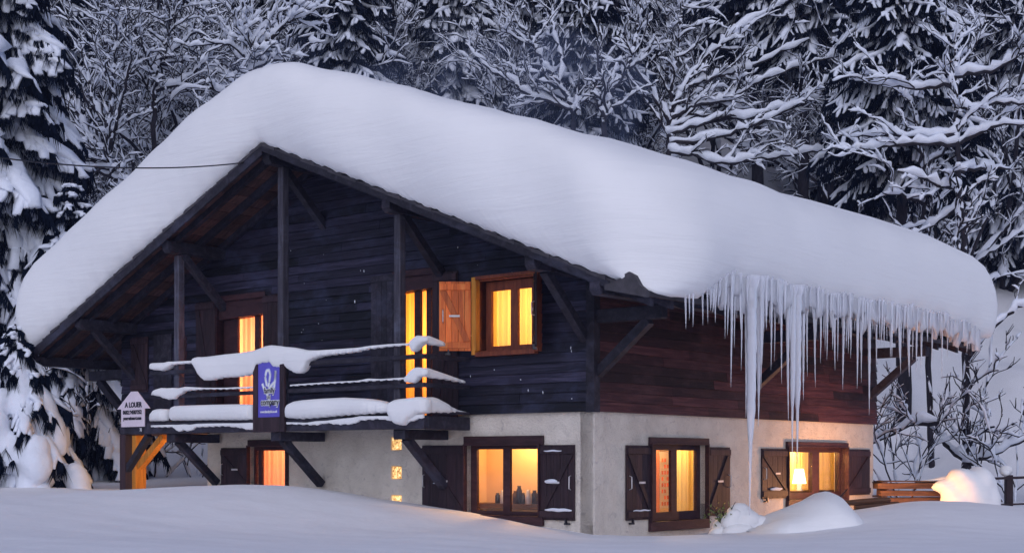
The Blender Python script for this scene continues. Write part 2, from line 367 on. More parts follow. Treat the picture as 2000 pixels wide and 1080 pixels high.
def purlin(x,y0,y1,h=.20,w=.17):
    b=MB();zt=rz(x)-.13;zb=zt-h;c=.06
    b.box(x-w/2,x+w/2,y0+c,y1,zb,zt)
    b.add([(x-w/2,y0+c,zb),(x+w/2,y0+c,zb),(x+w/2,y0+c,zt),(x-w/2,y0+c,zt),(x-w/2,y0,zb+c),(x+w/2,y0,zb+c),(x+w/2,y0,zt),(x-w/2,y0,zt)],[(4,5,6,7),(0,4,7,3),(1,2,6,5),(0,1,5,4),(3,7,6,2)])
    b.build('purlin',M_beam,house,bevel=.008);return zb
PX=[-10.64,-8.08,-5.5,-2.85,-.15]
for x in PX:
    zb=purlin(x,-1.27,.0)
    b=MB();b.beam((x,-.93,zb+.02),(x,.02,zb-.86),.12,.13,(1,0,0));b.build('strut',M_beam,house,bevel=.006)
purlin(1.0,-1.36,9.85,.17,.17);purlin(-12.02,-1.34,9.85,.17,.17)
for y in(.10,4.6,9.0):
    for s,x0,x1 in((1,-.02,1.13),(-1,HX+.02,-12.2)):
        b=MB();zt=rz(x1-.1*s)-.13-.17+.02*0;b.box(min(x0,x1),max(x0,x1),y-.08,y+.08,zt-.19,zt-.002);b.build('outrigger',M_beam,house,bevel=.01)
        b=MB();xe=x0+s*.9;b.beam((xe,y,zt-.20),(x0,y,zt-.92),.13,.14,(0,1,0));b.build('strut',M_beam,house,bevel=.006)
# flashing stub at the front right eave corner
b=MB();b.prism([(1.20,3.86),(1.36,3.90),(1.44,3.93),(1.50,3.97),(1.58,4.0),(1.66,3.95),(1.74,3.82),(1.84,3.74),(1.83,3.66),(1.2,3.80)],-1.42,-1.34);b.build('broken_tile',M_tile,house)
# ---- windows
def wbox(T,name,m,parent,*a,**k): 
    o=MB(T);
    for q in a:o.box(*q)
    return o.build(name,m,parent,**k)
def window(T,op,panes,frame_d=-.12,fm=M_trim,depth=1.5,cur=None,rm=M_room,lintel=None,sill=None,light=None,name='window',label=None,ml=None,mr=None):
    a0,a1,z0,z1=op
    win=slab(T,a0,a1,z0,z1,frame_d-.05,frame_d,panes,name,fm,weld=True)
    for p in panes:
        wbox(T,'pane',M_glass,win,(p[0],p[1],frame_d-.028,frame_d-.022,p[2],p[3]))
    # lining boards of the reveal
    e=.022
    wbox(T,'reveal',fm,win,(a0-e,a0,-.24,.045,z0-e,z1+e),(a1,a1+e,-.24,.045,z0-e,z1+e),(a0,a1,-.24,.045,z1,z1+e),(a0,a1,-.24,.045,z0-e,z0))
    front=T is TF;ml=ml if ml is not None else(.5 if front else .35);mr=mr if mr is not None else .35;r=MB(T)   # the room behind
    A0,A1,B0,B1,d0,d1=a0-ml,a1+mr,z0-(.25 if z1-z0<1.5 else .02),z1+.28,-.26,-depth
    vs=[(x,d,z) for x in(A0,A1) for d in(d0,d1) for z in(B0,B1)]
    r.add(vs,[(0,1,3,2),(4,6,7,5),(0,4,6,2),(1,3,7,5),(2,6,7,3)][:0]+[(0,1,3,2),(4,5,7,6),(0,2,6,4),(1,3,7,5),(2,3,7,6)],.5)
    r.build('room',rm,win,recalc=False)
    for c in(cur or[]):
        ca,cb,cm,cd=c[:4];s=MB(T);n=int((cb-ca)/.012)+2;x=np.linspace(ca,cb,n);dd=cd+.022*np.sin(x*55)+.012*np.sin(x*23+1)
        vs=[(xx,d_,zz) for zz in(z0+.01,z1+.02) for xx,d_ in zip(x,dd)]
        s.add(vs,[(i,i+1,n+i+1,n+i) for i in range(n-1)],.5);s.build('curtain',cm,win,smooth=True,recalc=False)
    if lintel: wbox(T,'lintel',fm,win,lintel,bevel=.006)
    if sill: wbox(T,'sill',fm,win,sill,bevel=.006)
    if light:
        for la,ld,lz,en,col in light:
            l=bpy.data.lights.new('room_lamp','POINT');l.energy=en;l.color=col;l.shadow_soft_size=.07  # point light assumed behind the lit panes
            lo=bpy.data.objects.new('room_lamp',l);sc.collection.objects.link(lo);lo.parent=house;lo.location=T(la,ld,lz)
    return win
WARM=(1,.52,.17);YEL=(1,.60,.19);PEA=(1,.50,.26)
window(TF,D1,[(-7.84,-7.385,2.3,4.33),(-7.26,-7.09,2.3,4.33)],cur=[(-8.0,-7.05,M_curp,-.36)],lintel=(-8.3,-6.93,.0,.05,4.432,4.53),light=[(-7.5,-1.1,3.6,120,PEA)],name='balcony_door')
window(TF,SLT,[(-9.19,-9.11,3.45,3.81)],frame_d=-.03,cur=[(-9.4,-9.0,M_cur,-.2)],light=[(-9.2,-.6,3.6,12,WARM)],depth=.9,name='slit_window')
window(TF,D2,[(-3.82,-3.57,2.3,4.36),(-3.44,-3.31,2.3,4.36),(-3.215,-3.15,2.3,4.36)],cur=[(-4.15,-2.95,M_cur,-.36)],lintel=(-3.9,-2.95,0,.05,4.502,4.60),light=[(-3.6,-1.1,3.6,95,WARM)],name='balcony_door')
window(TF,WU,[(-1.966,-1.59,3.33,4.16),(-1.455,-1.19,3.33,4.16)],frame_d=-.10,fm=M_redframe,cur=[(-2.45,-.95,M_cury,-.36)],light=[(-1.7,-1.1,3.9,42,YEL)],name='upper_window')
window(TF,WA,[(-7.36,-7.29,1.13,1.79),(-7.20,-6.55,1.13,1.79)],cur=[(-7.85,-6.80,M_curp,-.4)],lintel=(-7.42,-6.31,-.02,.02,1.862,1.975),light=[(-7.0,-1.1,1.9,60,PEA)])
wb=window(TF,WB,[(-2.27,-1.755,.86,1.785),(-1.62,-1.10,.86,1.785)],cur=[(-2.75,-2.42,M_cur,-.34)],lintel=(-2.42,-.895,-.02,.025,1.842,1.98),sill=(-2.4,-.89,-.02,.05,.665,.79),depth=1.08,light=[(-1.9,-.6,2.05,52,WARM)])
wc=window(TS,WC,[(1.79,2.21,.83,1.775),(2.37,2.95,.83,1.775)],cur=[(2.72,3.6,M_cury,-.4)],ml=.3,mr=1.0,lintel=(1.42,3.09,-.02,.03,1.862,1.965),sill=(1.42,3.09,-.02,.04,.555,.69),light=[(2.9,-.9,2.05,100,YEL)])
wd=window(TS,WD,[(5.93,6.86,1.05,1.765),(7.13,7.94,1.05,1.765)],cur=[(7.75,8.7,M_cury,-.42),(6.55,7.7,M_cury,-.66)],ml=.3,mr=1.0,lintel=(5.68,8.02,-.02,.03,1.852,1.945),sill=(5.68,8.02,-.02,.04,.80,.93),light=[(7.1,-.95,2.02,170,YEL),(6.35,-.40,1.45,22,YEL)])
# things inside the lit rooms, standing on a worktop
KX,KZ=P(1030,984,.72)
b=MB(TF);b.box(-3.0,-.7,-1.05,-.55,KZ-.08,KZ,.5);b.build('worktop',M_plank,wb)
for i,(px,r,py,m,lb) in enumerate([(1007,.05,958,M_plank,'tall tan canister in the right pane of the kitchen window'),(1014,.045,948,M_metal,'tallest dark pot behind the right pane of the kitchen window'),(1022,.035,962,M_metal,'short dark pot in the middle of the right kitchen pane'),(1032,.05,956,M_handle,'shiny pale jar in the right kitchen window pane'),(1044,.045,957,M_metal,'dark jar at the right edge of the kitchen window'),(972,.04,962,M_metal,'dark kettle low in the left kitchen window pane'),(981,.035,957,M_handle,'pale jar beside the window post in the left kitchen pane')]):
    x,zt=P(px,py,.72);h=zt-KZ;b=MB();b.tube([(0,0,0),(0,0,h*.05),(0,0,h*.75),(0,0,h*.86),(0,0,h)],[r*.8,r,r,r*.6,r*.65],12)
    o=b.build('kitchen_jar',m,smooth=True);o.location=W(x,.72,KZ);thing(o,lb,'jar','jars on the kitchen worktop')
LY,LZ=PS(1561,958,-.44)
b=MB();b.tube([(0,0,0),(0,0,.03),(0,0,.22)],[.09,.05,.03],10);
lamp=b.build('table_lamp',M_handle,smooth=True);lamp.location=W(-.44,LY,LZ);thing(lamp,'glowing table lamp behind the far right ground floor window','lamp')
b=MB();b.tube([(0,0,.13),(0,0,.40)],[.13,.08],20);b.build('lamp_shade',M_lamp,lamp,smooth=True)
b=MB(TS);b.box(5.4,8.9,-1.2,-.3,LZ-.06,LZ,.5);b.build('window_table',M_plank,wd)
b=MB(TS);CY0,_=PS(1276,900,-.9);CY1,_=PS(1288,900,-.9);b.box(CY0,CY1,-.94,-.9,.7,2.1,.5);b.build('coral_panel',M_roomc,wc)
y0,_=PS(1289,900,-.9);y1,_=PS(1309,900,-.9);zt=PS(1299,882,-.9)[1];zb=PS(1299,992,-.9)[1]
b=MB();hw=(y1-y0)/2;hh=(zt-zb)/2;b.box(-.02,.0,-hw,hw,-hh,hh,.5);pf=b.build('wall_pictures',M_white);pf.location=W(-.9,(y0+y1)/2,(zt+zb)/2);pf.rotation_euler=(0,0,th);thing(pf,'tall pale print of small drawings beside the coral panel inside the window','picture')
b=MB()
for i in range(8):
    for j in range(3):
        if (i*3+j)%5!=3: b.box(.001,.006,hw*(-.7+j*.5),hw*(-.7+j*.5)+hw*.3,-hh*.9+i*hh*.22,-hh*.9+i*hh*.22+hh*.13)
b.build('print_motif',M_orange,pf)
# glass bricks
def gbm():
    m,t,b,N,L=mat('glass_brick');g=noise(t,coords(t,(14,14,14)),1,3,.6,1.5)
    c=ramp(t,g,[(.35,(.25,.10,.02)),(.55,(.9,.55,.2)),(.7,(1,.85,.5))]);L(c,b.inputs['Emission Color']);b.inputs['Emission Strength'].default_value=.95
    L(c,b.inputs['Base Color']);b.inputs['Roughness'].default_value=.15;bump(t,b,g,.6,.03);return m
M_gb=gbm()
for o_ in GB: wbox(TF,'glass_brick',M_gb,house,(o_[0]+.01,o_[1]-.01,-.2,-.045,o_[2]+.01,o_[3]-.01),bevel=.012)
# ---- shutters
def shutter(T,hinge,end,d0,z0,z1,m=M_shut,flip=False,handle=True,end_d=None,snow=None,planks=5,brace=True,label=None):
    """a leaf from its hinge a to its free edge; end_d gives a swung leaf"""
    d1=d0 if end_d is None else end_d
    p=Vector((hinge,d0,0));q=Vector((end,d1,0));u=(q-p);wd_=u.length;u.normalize();n=Vector((-u.y,u.x,0))
    if n.y<0:n=-n
    def TT(a,d,z):
        v=p+u*a+n*d;return T(v.x,v.y,z)
    b=MB(TT);w_=wd_/planks
    for i in range(planks): b.box(i*w_+.002,(i+1)*w_-.002,0,.026,z0,z1)
    sh=b.build('shutter',m,house,bevel=.003)
    if label: sh['label']=label
    if brace:
        b=MB(TT);h=z1-z0
        for zz in(z0+.035,z1-.13): b.box(.01,wd_-.01,.028,.05,zz,zz+.095)
        A,B=((wd_-.06,z1-.14),(.06,z0+.14));w2=.05
        if flip: A,B=((.06,z1-.14),(wd_-.06,z0+.14))
        b.add([(A[0]-w2,.028,A[1]),(A[0]+w2,.028,A[1]),(B[0]+w2,.028,B[1]),(B[0]-w2,.028,B[1]),(A[0]-w2,.047,A[1]),(A[0]+w2,.047,A[1]),(B[0]+w2,.047,B[1]),(B[0]-w2,.047,B[1])],[(4,5,6,7),(0,1,5,4),(1,2,6,5),(2,3,7,6),(3,0,4,7)],.0)
        b.build('brace',m,sh,bevel=.003)
    if handle:
        b=MB(TT);zc=(z0+z1)/2
        b.tube([(wd_-.06,.03,zc-.1),(wd_-.06,.075,zc-.085),(wd_-.06,.075,zc+.085),(wd_-.06,.03,zc+.1)],.009,6)
        b.build('handle',M_handle,sh,smooth=True)
        b=MB(TT);b.box(wd_*.35,wd_*.35+.16,.052,.06,zc-.015,zc+.015);b.build('bar_latch',M_handle,sh)
        b=MB(TT);b.box(wd_-.17,wd_-.09,.0,.05,z0-.06,z0-.035);b.box(wd_-.15,wd_-.13,.02,.06,z0-.06,z0+.02);b.build('stay_hook',M_metal,sh)
    if snow:
        for sa,sb,sz,hh in snow:
            b=MB(TT);x=np.linspace(sa,sb,12);b.tube([(v,.055,z0+sz+.004*math.sin(v*30)) for v in x],hh*np.sin(np.linspace(.15,3,12))**.5,6)
            b.build('snow_ledge',M_treesnow,sh,smooth=True)
    return sh
shutter(TF,-8.24,-8.78,.04,2.3,4.45,handle=False,label='left shutter of the left balcony door')
shutter(TF,-6.96,-6.37,.04,2.3,4.45,handle=False,label='right shutter of the left balcony door')
shutter(TF,-10.2,-10.71,.04,2.90,3.93,m=M_shut,handle=False)
b=MB(TF);
for i in range(5): b.box(-10.02+i*.107,-10.02+i*.107+.103,.038,.06,2.32,3.94)
b.build('plank_panel',M_beam,house)
b=MB(TF)
for i in range(5): b.box(-4.35+i*.118,-4.35+i*.118+.114,.038,.062,2.16,4.46)
b.box(-4.36,-3.74,.038,.07,4.462,4.56);b.build('plank_shutter',M_beam,house)
shutter(TF,-3.01,-2.5,.04,2.2,4.5,handle=False)
shutter(TF,-2.18,-2.18-.372,.12,3.26,4.30,m=M_orange,end_d=.12+.303,handle=True,label='orange varnished shutter, painted brighter as if lit, swung out from the upper window')
shutter(TF,-.93,-.93+.26,.12,3.26,4.30,m=M_shut,end_d=.12+.32,handle=True)
b=MB(TF)  # box casing of the upper window, warm glow painted into its wood
b.box(-2.165,-2.094,-.2,.13,3.20,4.36);b.build('window_casing',M_litwood,house)
b=MB(TF);b.box(-2.092,-2.0725,-.09,.129,3.262,4.30);b.build('window_lining',M_litwood,house)
for q in((-.956,-.90,-.2,.13,3.20,4.36),(-2.09,-.96,.0,.13,4.325,4.37),(-2.09,-.96,0.0,.13,3.17,3.235)):
    b=MB(TF);b.box(*q);b.build('window_casing',M_redframe,house)
shutter(TF,-7.40,-8.15,-.02,1.08,1.84)
shutter(TF,-2.43,-3.29,-.02,.75,1.85,snow=[(.35,.6,.52,.012)])
shutter(TF,-.96,-.33,-.02,.755,1.84,snow=[(.12,.6,.15,.028),(.1,.42,1.0,.014),(.12,.34,.56,.035)],label='shutter right of the kitchen window with snow on its cross boards')
shutter(TS,1.50,.82,-.02,.74,1.84,snow=[(.1,.55,.14,.014)])
shutter(TS,3.11,3.77,-.02,.74,1.83)
shutter(TS,5.70,4.82,-.02,.975,1.82,snow=[(.25,.65,.16,.03)])
shutter(TS,8.03,8.97,-.02,.975,1.83,handle=False)
# ---- balcony
DX0,DX1,BY=-9.62,-2.26,-1.03
b=MB()
for i in range(8): b.box(DX0,DX1-.06,BY+.06+i*.122,BY+.06+i*.122+.117,2.13,2.165)
b.build('balcony_deck',M_beam,house)
b=MB();b.box(DX0,DX1,BY-.06,BY+.05,2.08,2.275);b.build('balcony_beam',M_beam,house,bevel=.012)
b=MB();b.box(DX1-.10,DX1,BY+.052,-.04,2.07,2.27);b.build('balcony_beam',M_beam,house,bevel=.012)
for x in(-8.25,-5.55,-2.82):
    b=MB();b.box(x-.12,x+.12,-1.02,-.035,1.93,2.078);b.build('balcony_joist',M_beam,house,bevel=.012)
    b=MB();b.beam((x,-.86,1.95),(x,-.02,1.22),.12,.13,(1,0,0));b.build('strut',M_beam,house,bevel=.006)
for x in(-8.12,-5.46,-2.88):
    b=MB();b.box(x-.065,x+.065,-1.0,-.87,2.16,rz(x)-.33);b.build('balcony_post',M_post,house,bevel=.01)
for n,z0,z1 in(('top_rail',3.10,3.17),('mid_rail',2.685,2.75),('kick_rail',2.30,2.345)):
    b=MB();b.box(-8.78,DX1,BY-.035,BY-.003,z0,z1);b.build(n,M_beam,house,bevel=.006)
    b=MB();b.box(DX1-.035,DX1,BY,-.05,z0,z1);b.build(n,M_beam,house,bevel=.006)
# terrace posts under the overhang
b=MB();b.box(-9.62,-9.46,-1.09,-.93,.6,2.078);b.build('terrace_post',M_shut,house,bevel=.01)
b=MB();b.beam((-9.52,-1.01,1.42),(-8.86,-1.01,2.06),.10,.11,(0,1,0));b.build('strut',M_beam,house)
b=MB();b.box(-10.93,-10.68,.02,.27,.6,2.098);b.build('terrace_post',M_litwood,house,bevel=.012,label='rear terrace post with yellow lamplight painted into its wood')
b=MB();b.beam((-10.70,.14,1.50),(-9.95,.14,2.07),.12,.13,(0,1,0));b.build('strut',M_litwood,house,label='strut with yellow lamplight painted into its wood')
# assumed terrace lamp, added out of view on the plaster return, lights the posts
wl=MB();wl.box(PX0-.10,PX0-.0,1.0,1.12,1.62,1.66);wl.build('assumed_wall_lamp',M_metal,house)
wl=MB();wl.blob((PX0-.1,1.06,1.56),(.05,.05,.07),1,0,10,8);wl.build('assumed_lamp_bulb',M_bulb,house,smooth=True)
def ptlight(name,loc,e,c,s=.06):
    l=bpy.data.lights.new(name,'POINT');l.energy=e;l.color=c;l.shadow_soft_size=s;o=bpy.data.objects.new(name,l);sc.collection.objects.link(o);o.location=loc;return o
ptlight('assumed_terrace_lamp',W(PX0-.28,1.06,1.56),48,(1,.50,.10))  # added point light of the assumed wall lamp
# snow specks stuck on the boards
b=MB()
for i in range(50):
    x=rnd.uniform(-6.3,-.15);z=rnd.uniform(2.4,min(5.2,rz(x)-.5))
    if any(o[0]-.1<x<o[1]+.1 and o[2]<z<o[3] for o in(D2,WU)): continue
    r=rnd.uniform(.004,.010);b.blob((x,-.04,z),(r,r,r*rnd.choice((1,1,2.6))),i,.2,6,4)
b.build('snow_specks',M_treesnow,house,smooth=True,stuff=True)
# ---------------------------------------------------------------- roof snow
def sbase(x,soft):
    d=x+5.5;s=np.where(d<0,SL,SR);return RZ-s*(np.sqrt(d*d+soft*soft)-soft*.6)
def ring(o,top=False,x0=-12.25,x1=1.86,y0=-1.37,y1=10.22):
    a0,a1,b0,b1=x0-o,x1+o,y0-o,y1+o;r=max(.05,min(2.4,.28+min(1,max(o,0)/.2)*.95-min(o,0)*1.0)) if not top else max(.05,min(2.6,1.3-min(o,0)*1.0));pts=[]
    def seg(p,q,m):
        for i in range(m): pts.append((p[0]+(q[0]-p[0])*i/m,p[1]+(q[1]-p[1])*i/m))
    def arc(cx,cy,t0,m=10):
        for i in range(m): t=t0+math.pi/2*i/m;pts.append((cx+r*math.cos(t),cy+r*math.sin(t)))
    rl=r*.38;seg((a0+rl,b0),(a1-r,b0),220);arc(a1-r,b0+r,-math.pi/2);q=r;seg((a1,b0+q),(a1,b1-r*.4),160);r*=.4;arc(a1-r,b1-r,0)
    r0_=r;seg((a1-r,b1),(a0+rl,b1),80);r=rl;arc(a0+r,b1-r,math.pi/2);seg((a0,b1-r),(a0,b0+r),80);arc(a0+r,b0+r,math.pi)
    return np.array(pts)
LEV=[(-.6,0),(-.25,0),(0,0),(.06,.03),(.12,.09),(.17,.18),(.2,.3),(.21,.45),(.19,.6),(.13,.74),(.03,.85),(-.12,.93),(-.35,.975),(-.7,.993),(-1.3,1),(-2.2,1),(-3.4,1),(-4.6,1),(-5.6,1)]
def depth(x,y): return 1.50+.02*np.clip((x+3)/5,-1,1)+.04*np.sin(x*.8+1)+.03*np.sin(y*.9+x*.3)+.015*np.sin(x*2.3+y*1.1)*np.sin(y*1.9)+.07*np.clip((-9-x)/3,0,1)+.015*np.sin(x*5.3+y*3)
def hmin(x,y):
    e=np.clip((x-1.2)/.5,0,1)
    lift=np.interp(y,[-1.4,-.9,-.25,.05,.45,4,7,8.6,9.6,11],[.03,-.02,.03,.18,.36,.36,.40,.33,.22,.1])+.03*np.sin(y*5.1)*(y>.5)
    return np.where(e>0,lift*e,0)+.012*np.sin(x*17)+.008*np.sin(x*41+y*7)
V=[];N=len(ring(0))
for o,k in LEV:
    p=ring(o,k>.5);x,y=p[:,0],p[:,1];hm=hmin(x,y);D=depth(x,y)
    if o<0 and k==0: h=hm*.2+0*x
    else: h=hm+(D-hm)*k
    wob=.03*np.sin(x*2.3+k*3)*(0<k<.9)
    z=sbase(x,1.0*k)+h
    bul=.08*np.exp(-((y+.4)/.5)**2)*(x>1.5)*math.sin(math.pi*min(1,k+.05))*(k<.5)
    V.append(np.c_[x+bul,y+wob*(y<0),z])
b=MB();b.V=[np.vstack(V)];b.n=len(LEV)*N
for l in range(len(LEV)-1):
    for i in range(N): b.F.append((l*N+i,l*N+(i+1)%N,(l+1)*N+(i+1)%N,(l+1)*N+i))
b.F.append(tuple((len(LEV)-1)*N+i for i in range(N)))
b.tint=[.5]*len(b.F)
rs=b.build('roof_snow',M_roofsnow,smooth=True,local=True);thing(rs,'huge smooth slab of snow overhanging the chalet roof','snow')
# ---------------------------------------------------------------- snow on rails and ledges
def snowbar(keys,plane,thick,name,label,fx=P,axis='x',push=0.,group=None):
    ks=[(fx(px,t,plane)[0],fx(px,t,plane)[1],fx(px,bt,plane)[1]) for px,t,bt in keys]
    xs_=np.array([k[0] for k in ks]);n=max(8,int(abs(xs_[-1]-xs_[0])/.02));x=np.linspace(xs_[0],xs_[-1],n)
    zt=np.interp(x,xs_,[k[1] for k in ks]);zb=np.interp(x,xs_,[k[2] for k in ks])
    ker=np.ones(3)/3
    zt=np.convolve(np.pad(zt,1,'edge'),ker,'valid');zb=np.convolve(np.pad(zb,1,'edge'),ker,'valid')
    zb=zb+.006*np.sin(x*37)+.004*np.sin(x*83)
    S=14;vs=[];fs=[];px_seed=keys[0][0]
    for i in range(n):
        h=max(.004,(zt[i]-zb[i])/2);c=(zt[i]+zb[i])/2;tt=min(thick,max(.02,h*1.6))
        tt*=(.5+.5*min(1,min(i,n-1-i)/3))*(1+.10*math.sin(x[i]*5+px_seed))
        for j in range(S):
            a=2*math.pi*j/S;cu,su=math.cos(a),math.sin(a)
            cu=math.copysign(abs(cu)**.5,cu);su=math.copysign(abs(su)**(.45 if su<0 else .8),su)
            q=plane+push-tt*.0+cu*tt
            vs.append((x[i],q,c+su*h) if axis=='x' else (q,x[i],c+su*h))
    for i in range(n-1):
        for j in range(S): fs.append((i*S+j,i*S+(j+1)%S,(i+1)*S+(j+1)%S,(i+1)*S+j))
    fs+= [tuple(range(S)),tuple((n-1)*S+j for j in range(S))]
    b=MB();b.add(vs,fs,.5);o=b.build(name,M_roofsnow,smooth=True,local=True);return thing(o,label,'snow',group)
YP=-1.08
snowbar([(295,714,718),(300,709,722),(325,708,724),(332,706,718),(340,706,712),(378,704,709),(382,699,712),(390,697,728),(400,697,742),(412,696,743),(440,692,737),(470,689,736),(500,684,731),(507,682,712),(522,676,709),(532,674,708),(536,674,715),(545,675,719),(560,677,716),(575,678,727),(590,681,730),(598,683,722),(606,684,705),(625,684,697),(640,683,694),(700,679,687),(725,675,681),(760,672,677),(800,670,674),(804,668,675),(810,660,688),(818,655,681),(830,656,668),(836,659,666)],YP,.085,'top_rail_snow','long sagging sheet of snow draped over the top balcony rail')
snowbar([(296,769,771),(305,761,772),(318,757,775),(325,758,779),(340,757,780),(350,758,773),(365,755,763),(400,757,760),(440,757,760),(500,754,758)],YP,.06,'mid_rail_snow','lumpy snow on the middle balcony rail left of the blue banner')
snowbar([(567,751,754),(640,746,749),(700,743,746),(720,739,744),(745,740,743),(790,737,741),(797,735,746),(803,724,748),(812,718,747),(820,717,738),(830,719,733),(836,722,732)],YP,.06,'mid_rail_snow','thin line of snow on the middle balcony rail right of the banner')
snowbar([(295,818,822),(302,806,822),(312,799,822),(322,798,822),(333,800,822)],YP+.05,.16,'balcony_snow','small heap of snow on the balcony edge left of the left post')
snowbar([(341,800,820),(346,793,821),(360,792,821),(420,790,820),(480,789,820),(503,790,819)],YP+.05,.18,'balcony_snow','thick bar of snow on the balcony edge between left post and banner')
snowbar([(565,800,814),(570,790,816),(580,784,817),(600,781,818),(640,778,815),(680,776,811),(720,778,809),(750,783,806),(765,791,806)],YP+.05,.18,'balcony_snow','thick bar of snow on the balcony edge right of the banner')
snowbar([(763,792,802),(770,785,812),(776,781,824),(786,779,831),(796,778,829),(806,777,818),(820,775,808),(832,775,806),(838,780,805)],YP+.0,.15,'balcony_snow','drooping lump of snow at the right front corner of the balcony')
snowbar([(296,830,834),(340,829,834),(348,829,843),(360,828,840),(372,829,842),(385,827,834),(440,826,832),(470,826,835),(490,825,840),(503,825,833)],BY-.075,.03,'beam_snow','ragged snow line on the balcony beam left of the banner')
snowbar([(560,824,828),(600,825,829),(618,822,830),(640,821,826),(660,818,829),(690,815,828),(705,812,821),(740,812,818),(770,812,822),(788,812,832),(800,810,824),(828,808,815)],BY-.075,.03,'beam_snow','ragged snow line on the balcony beam right of the banner')
XP=DX1-.01
snowbar([(828,656,668),(836,656,672),(846,660,674),(858,665,675),(868,670,676)],XP,.055,'top_rail_snow','wedge of snow on the side return of the top rail',PS,'y')
snowbar([(826,718,734),(836,719,737),(850,724,739),(870,731,741),(890,738,745),(908,744,748)],XP,.055,'mid_rail_snow','wedge of snow on the side return of the middle rail',PS,'y')
snowbar([(828,776,803),(840,775,806),(850,778,806),(860,784,806),(875,793,806),(895,801,806),(914,805,808)],XP-.05,.11,'balcony_snow','sloping drift of snow along the side edge of the balcony',PS,'y')
# ---------------------------------------------------------------- signs
def text(body,size,loc,m,parent,sx=1.,ext=.003,bold=0.):
    c=bpy.data.curves.new('t','FONT');c.body=body;c.size=size;c.extrude=ext;c.align_x='CENTER';c.offset=bold
    o=bpy.data.objects.new('t',c);sc.collection.objects.link(o);bpy.context.view_layer.update()
    me=bpy.data.meshes.new_from_object(o.evaluated_get(bpy.context.evaluated_depsgraph_get()));bpy.data.objects.remove(o)
    me.name='lettering';me.materials.clear();me.materials.append(m)
    r=bpy.data.objects.new('lettering',me);sc.collection.objects.link(r);r.parent=parent
    r.rotation_euler=(R(90),0,0);r.scale=(sx,1,1);r.location=loc;return r
sg=empty('house_shaped_sign','white house shaped rental sign with black lettering on the balcony corner','sign',W(-9.165,-1.13,2.21),rot=th)
b=MB();b.prism([(-.335,0),(.335,0),(.335,.315),(.49,.315),(.13,.62),(-.05,.62),(-.46,.315),(-.335,.315)],-.012,.012);b.build('sign_board',M_white,sg,bevel=.004)
text('A LOUER',.125,(.03,-.017,.345),M_ink,sg,.95,bold=.004);text('0682.94587252',.095,(0,-.017,.225),M_ink,sg,.92,bold=.003);text('possessionnet.com',.085,(0,-.017,.125),M_ink,sg,.80,bold=.003)
bn=empty('banner_board','blue banner with a waving figure in a dark frame on the balcony front','banner',W(-5.575,-1.13,2.07),rot=th)
b=MB();b.box(-.375,-.265,-.02,.03,0,1.12);b.box(.265,.375,-.02,.03,0,1.12);b.box(-.265,.265,-.02,.03,0,.24);b.build('frame',M_shut,bn,bevel=.005)
b=MB();b.box(-.265,.265,.0,.012,.24,1.12);b.build('banner_sheet',M_blue,bn)
def strokes(m,r,dz,name):
    b=MB()
    for pl in([(-.16,.78),(-.10,.66),(-.04,.60),(.02,.72),(.14,.80),(.16,.98)],[(-.05,.74),(-.09,.88),(-.06,.98),(.0,.99),(.03,.92),(.01,.80),(-.02,.72)],[(-.04,.6),(0,.52),(.02,.46)],[(.16,.98),(.14,.8),(.12,.7),(.1,.64)]):
        x=np.linspace(0,len(pl)-1,len(pl)*5);b.tube([(np.interp(v,range(len(pl)),[q[0] for q in pl]),dz,np.interp(v,range(len(pl)),[q[1] for q in pl])) for v in x],r,8,sh=1,sw=1)
    o=b.build(name,m,bn,smooth=True);o.scale=(1,.08,1);o.location=(0,-.003,0)
strokes(M_wlet2,.032,0,'emblem_halo');strokes(M_wlet,.016,-.03,'emblem')
text('family',.13,(.02,-.012,.625),M_wlet,bn,.85,.001,.012);text('family',.13,(.02,-.016,.625),M_ink,bn,.85,.001,.002)
text('ski',.10,(.0,-.012,.53),M_wlet,bn,.85,.001,.006);text('ski',.10,(.0,-.016,.53),M_ink,bn,.8,.001,-.001)
text('company',.14,(.03,-.012,.435),M_wlet,bn,.85,.001,.014);text('company',.14,(.03,-.016,.435),M_ink,bn,.85,.001,.003)
text('www.familyski.co.uk',.058,(0,-.010,.31),M_wlet,bn,.85,.001,.002)
hp=empty('number_plate','small dark house number plate on the balcony beam end','sign',W(-8.97,-1.10,2.10),rot=th)
b=MB();b.box(-.05,.05,-.006,.004,0,.12);b.build('plate',M_ink,hp);text('70',.08,(0,-.011,.03),M_wlet,hp,.8,.001,.002)
# ---------------------------------------------------------------- icicles
def ice_rings(t,r,x,y,n=8):
    b=MB();a=np.arange(n)*2*np.pi/n;V=np.stack([x[:,None]+r[:,None]*np.cos(a),y[:,None]+r[:,None]*np.sin(a),np.repeat(-t[:,None],n,1)],2).reshape(-1,3)
    N=len(t);b.V=[V];b.n=len(V);b.F=[(i*n+j,i*n+(j+1)%n,(i+1)*n+(j+1)%n,(i+1)*n+j) for i in range(N-1) for j in range(n)]+[tuple((N-1)*n+j for j in range(n))]
    b.tint=[.5]*len(b.F);return b.mesh('icicle',M_ice,True)
def ice_mesh(seed,ripple=.12):
    g=np.random.RandomState(seed);n=30;t=np.linspace(0,1,n)
    r=(1-t)**.7*.75+.55*np.exp(-t*14);r*=1+ripple*np.sin(t*60+g.uniform(0,6))*(.3+t)+.07*g.uniform(-1,1,n)
    return ice_rings(t,np.maximum(r,.05),.3*np.sin(t*2+g.uniform(0,6))*t,.3*np.sin(t*2.5+g.uniform(0,6))*t)
ICE=[ice_mesh(s) for s in range(6)]
gg=np.random.RandomState(2);t=np.linspace(0,1,60)
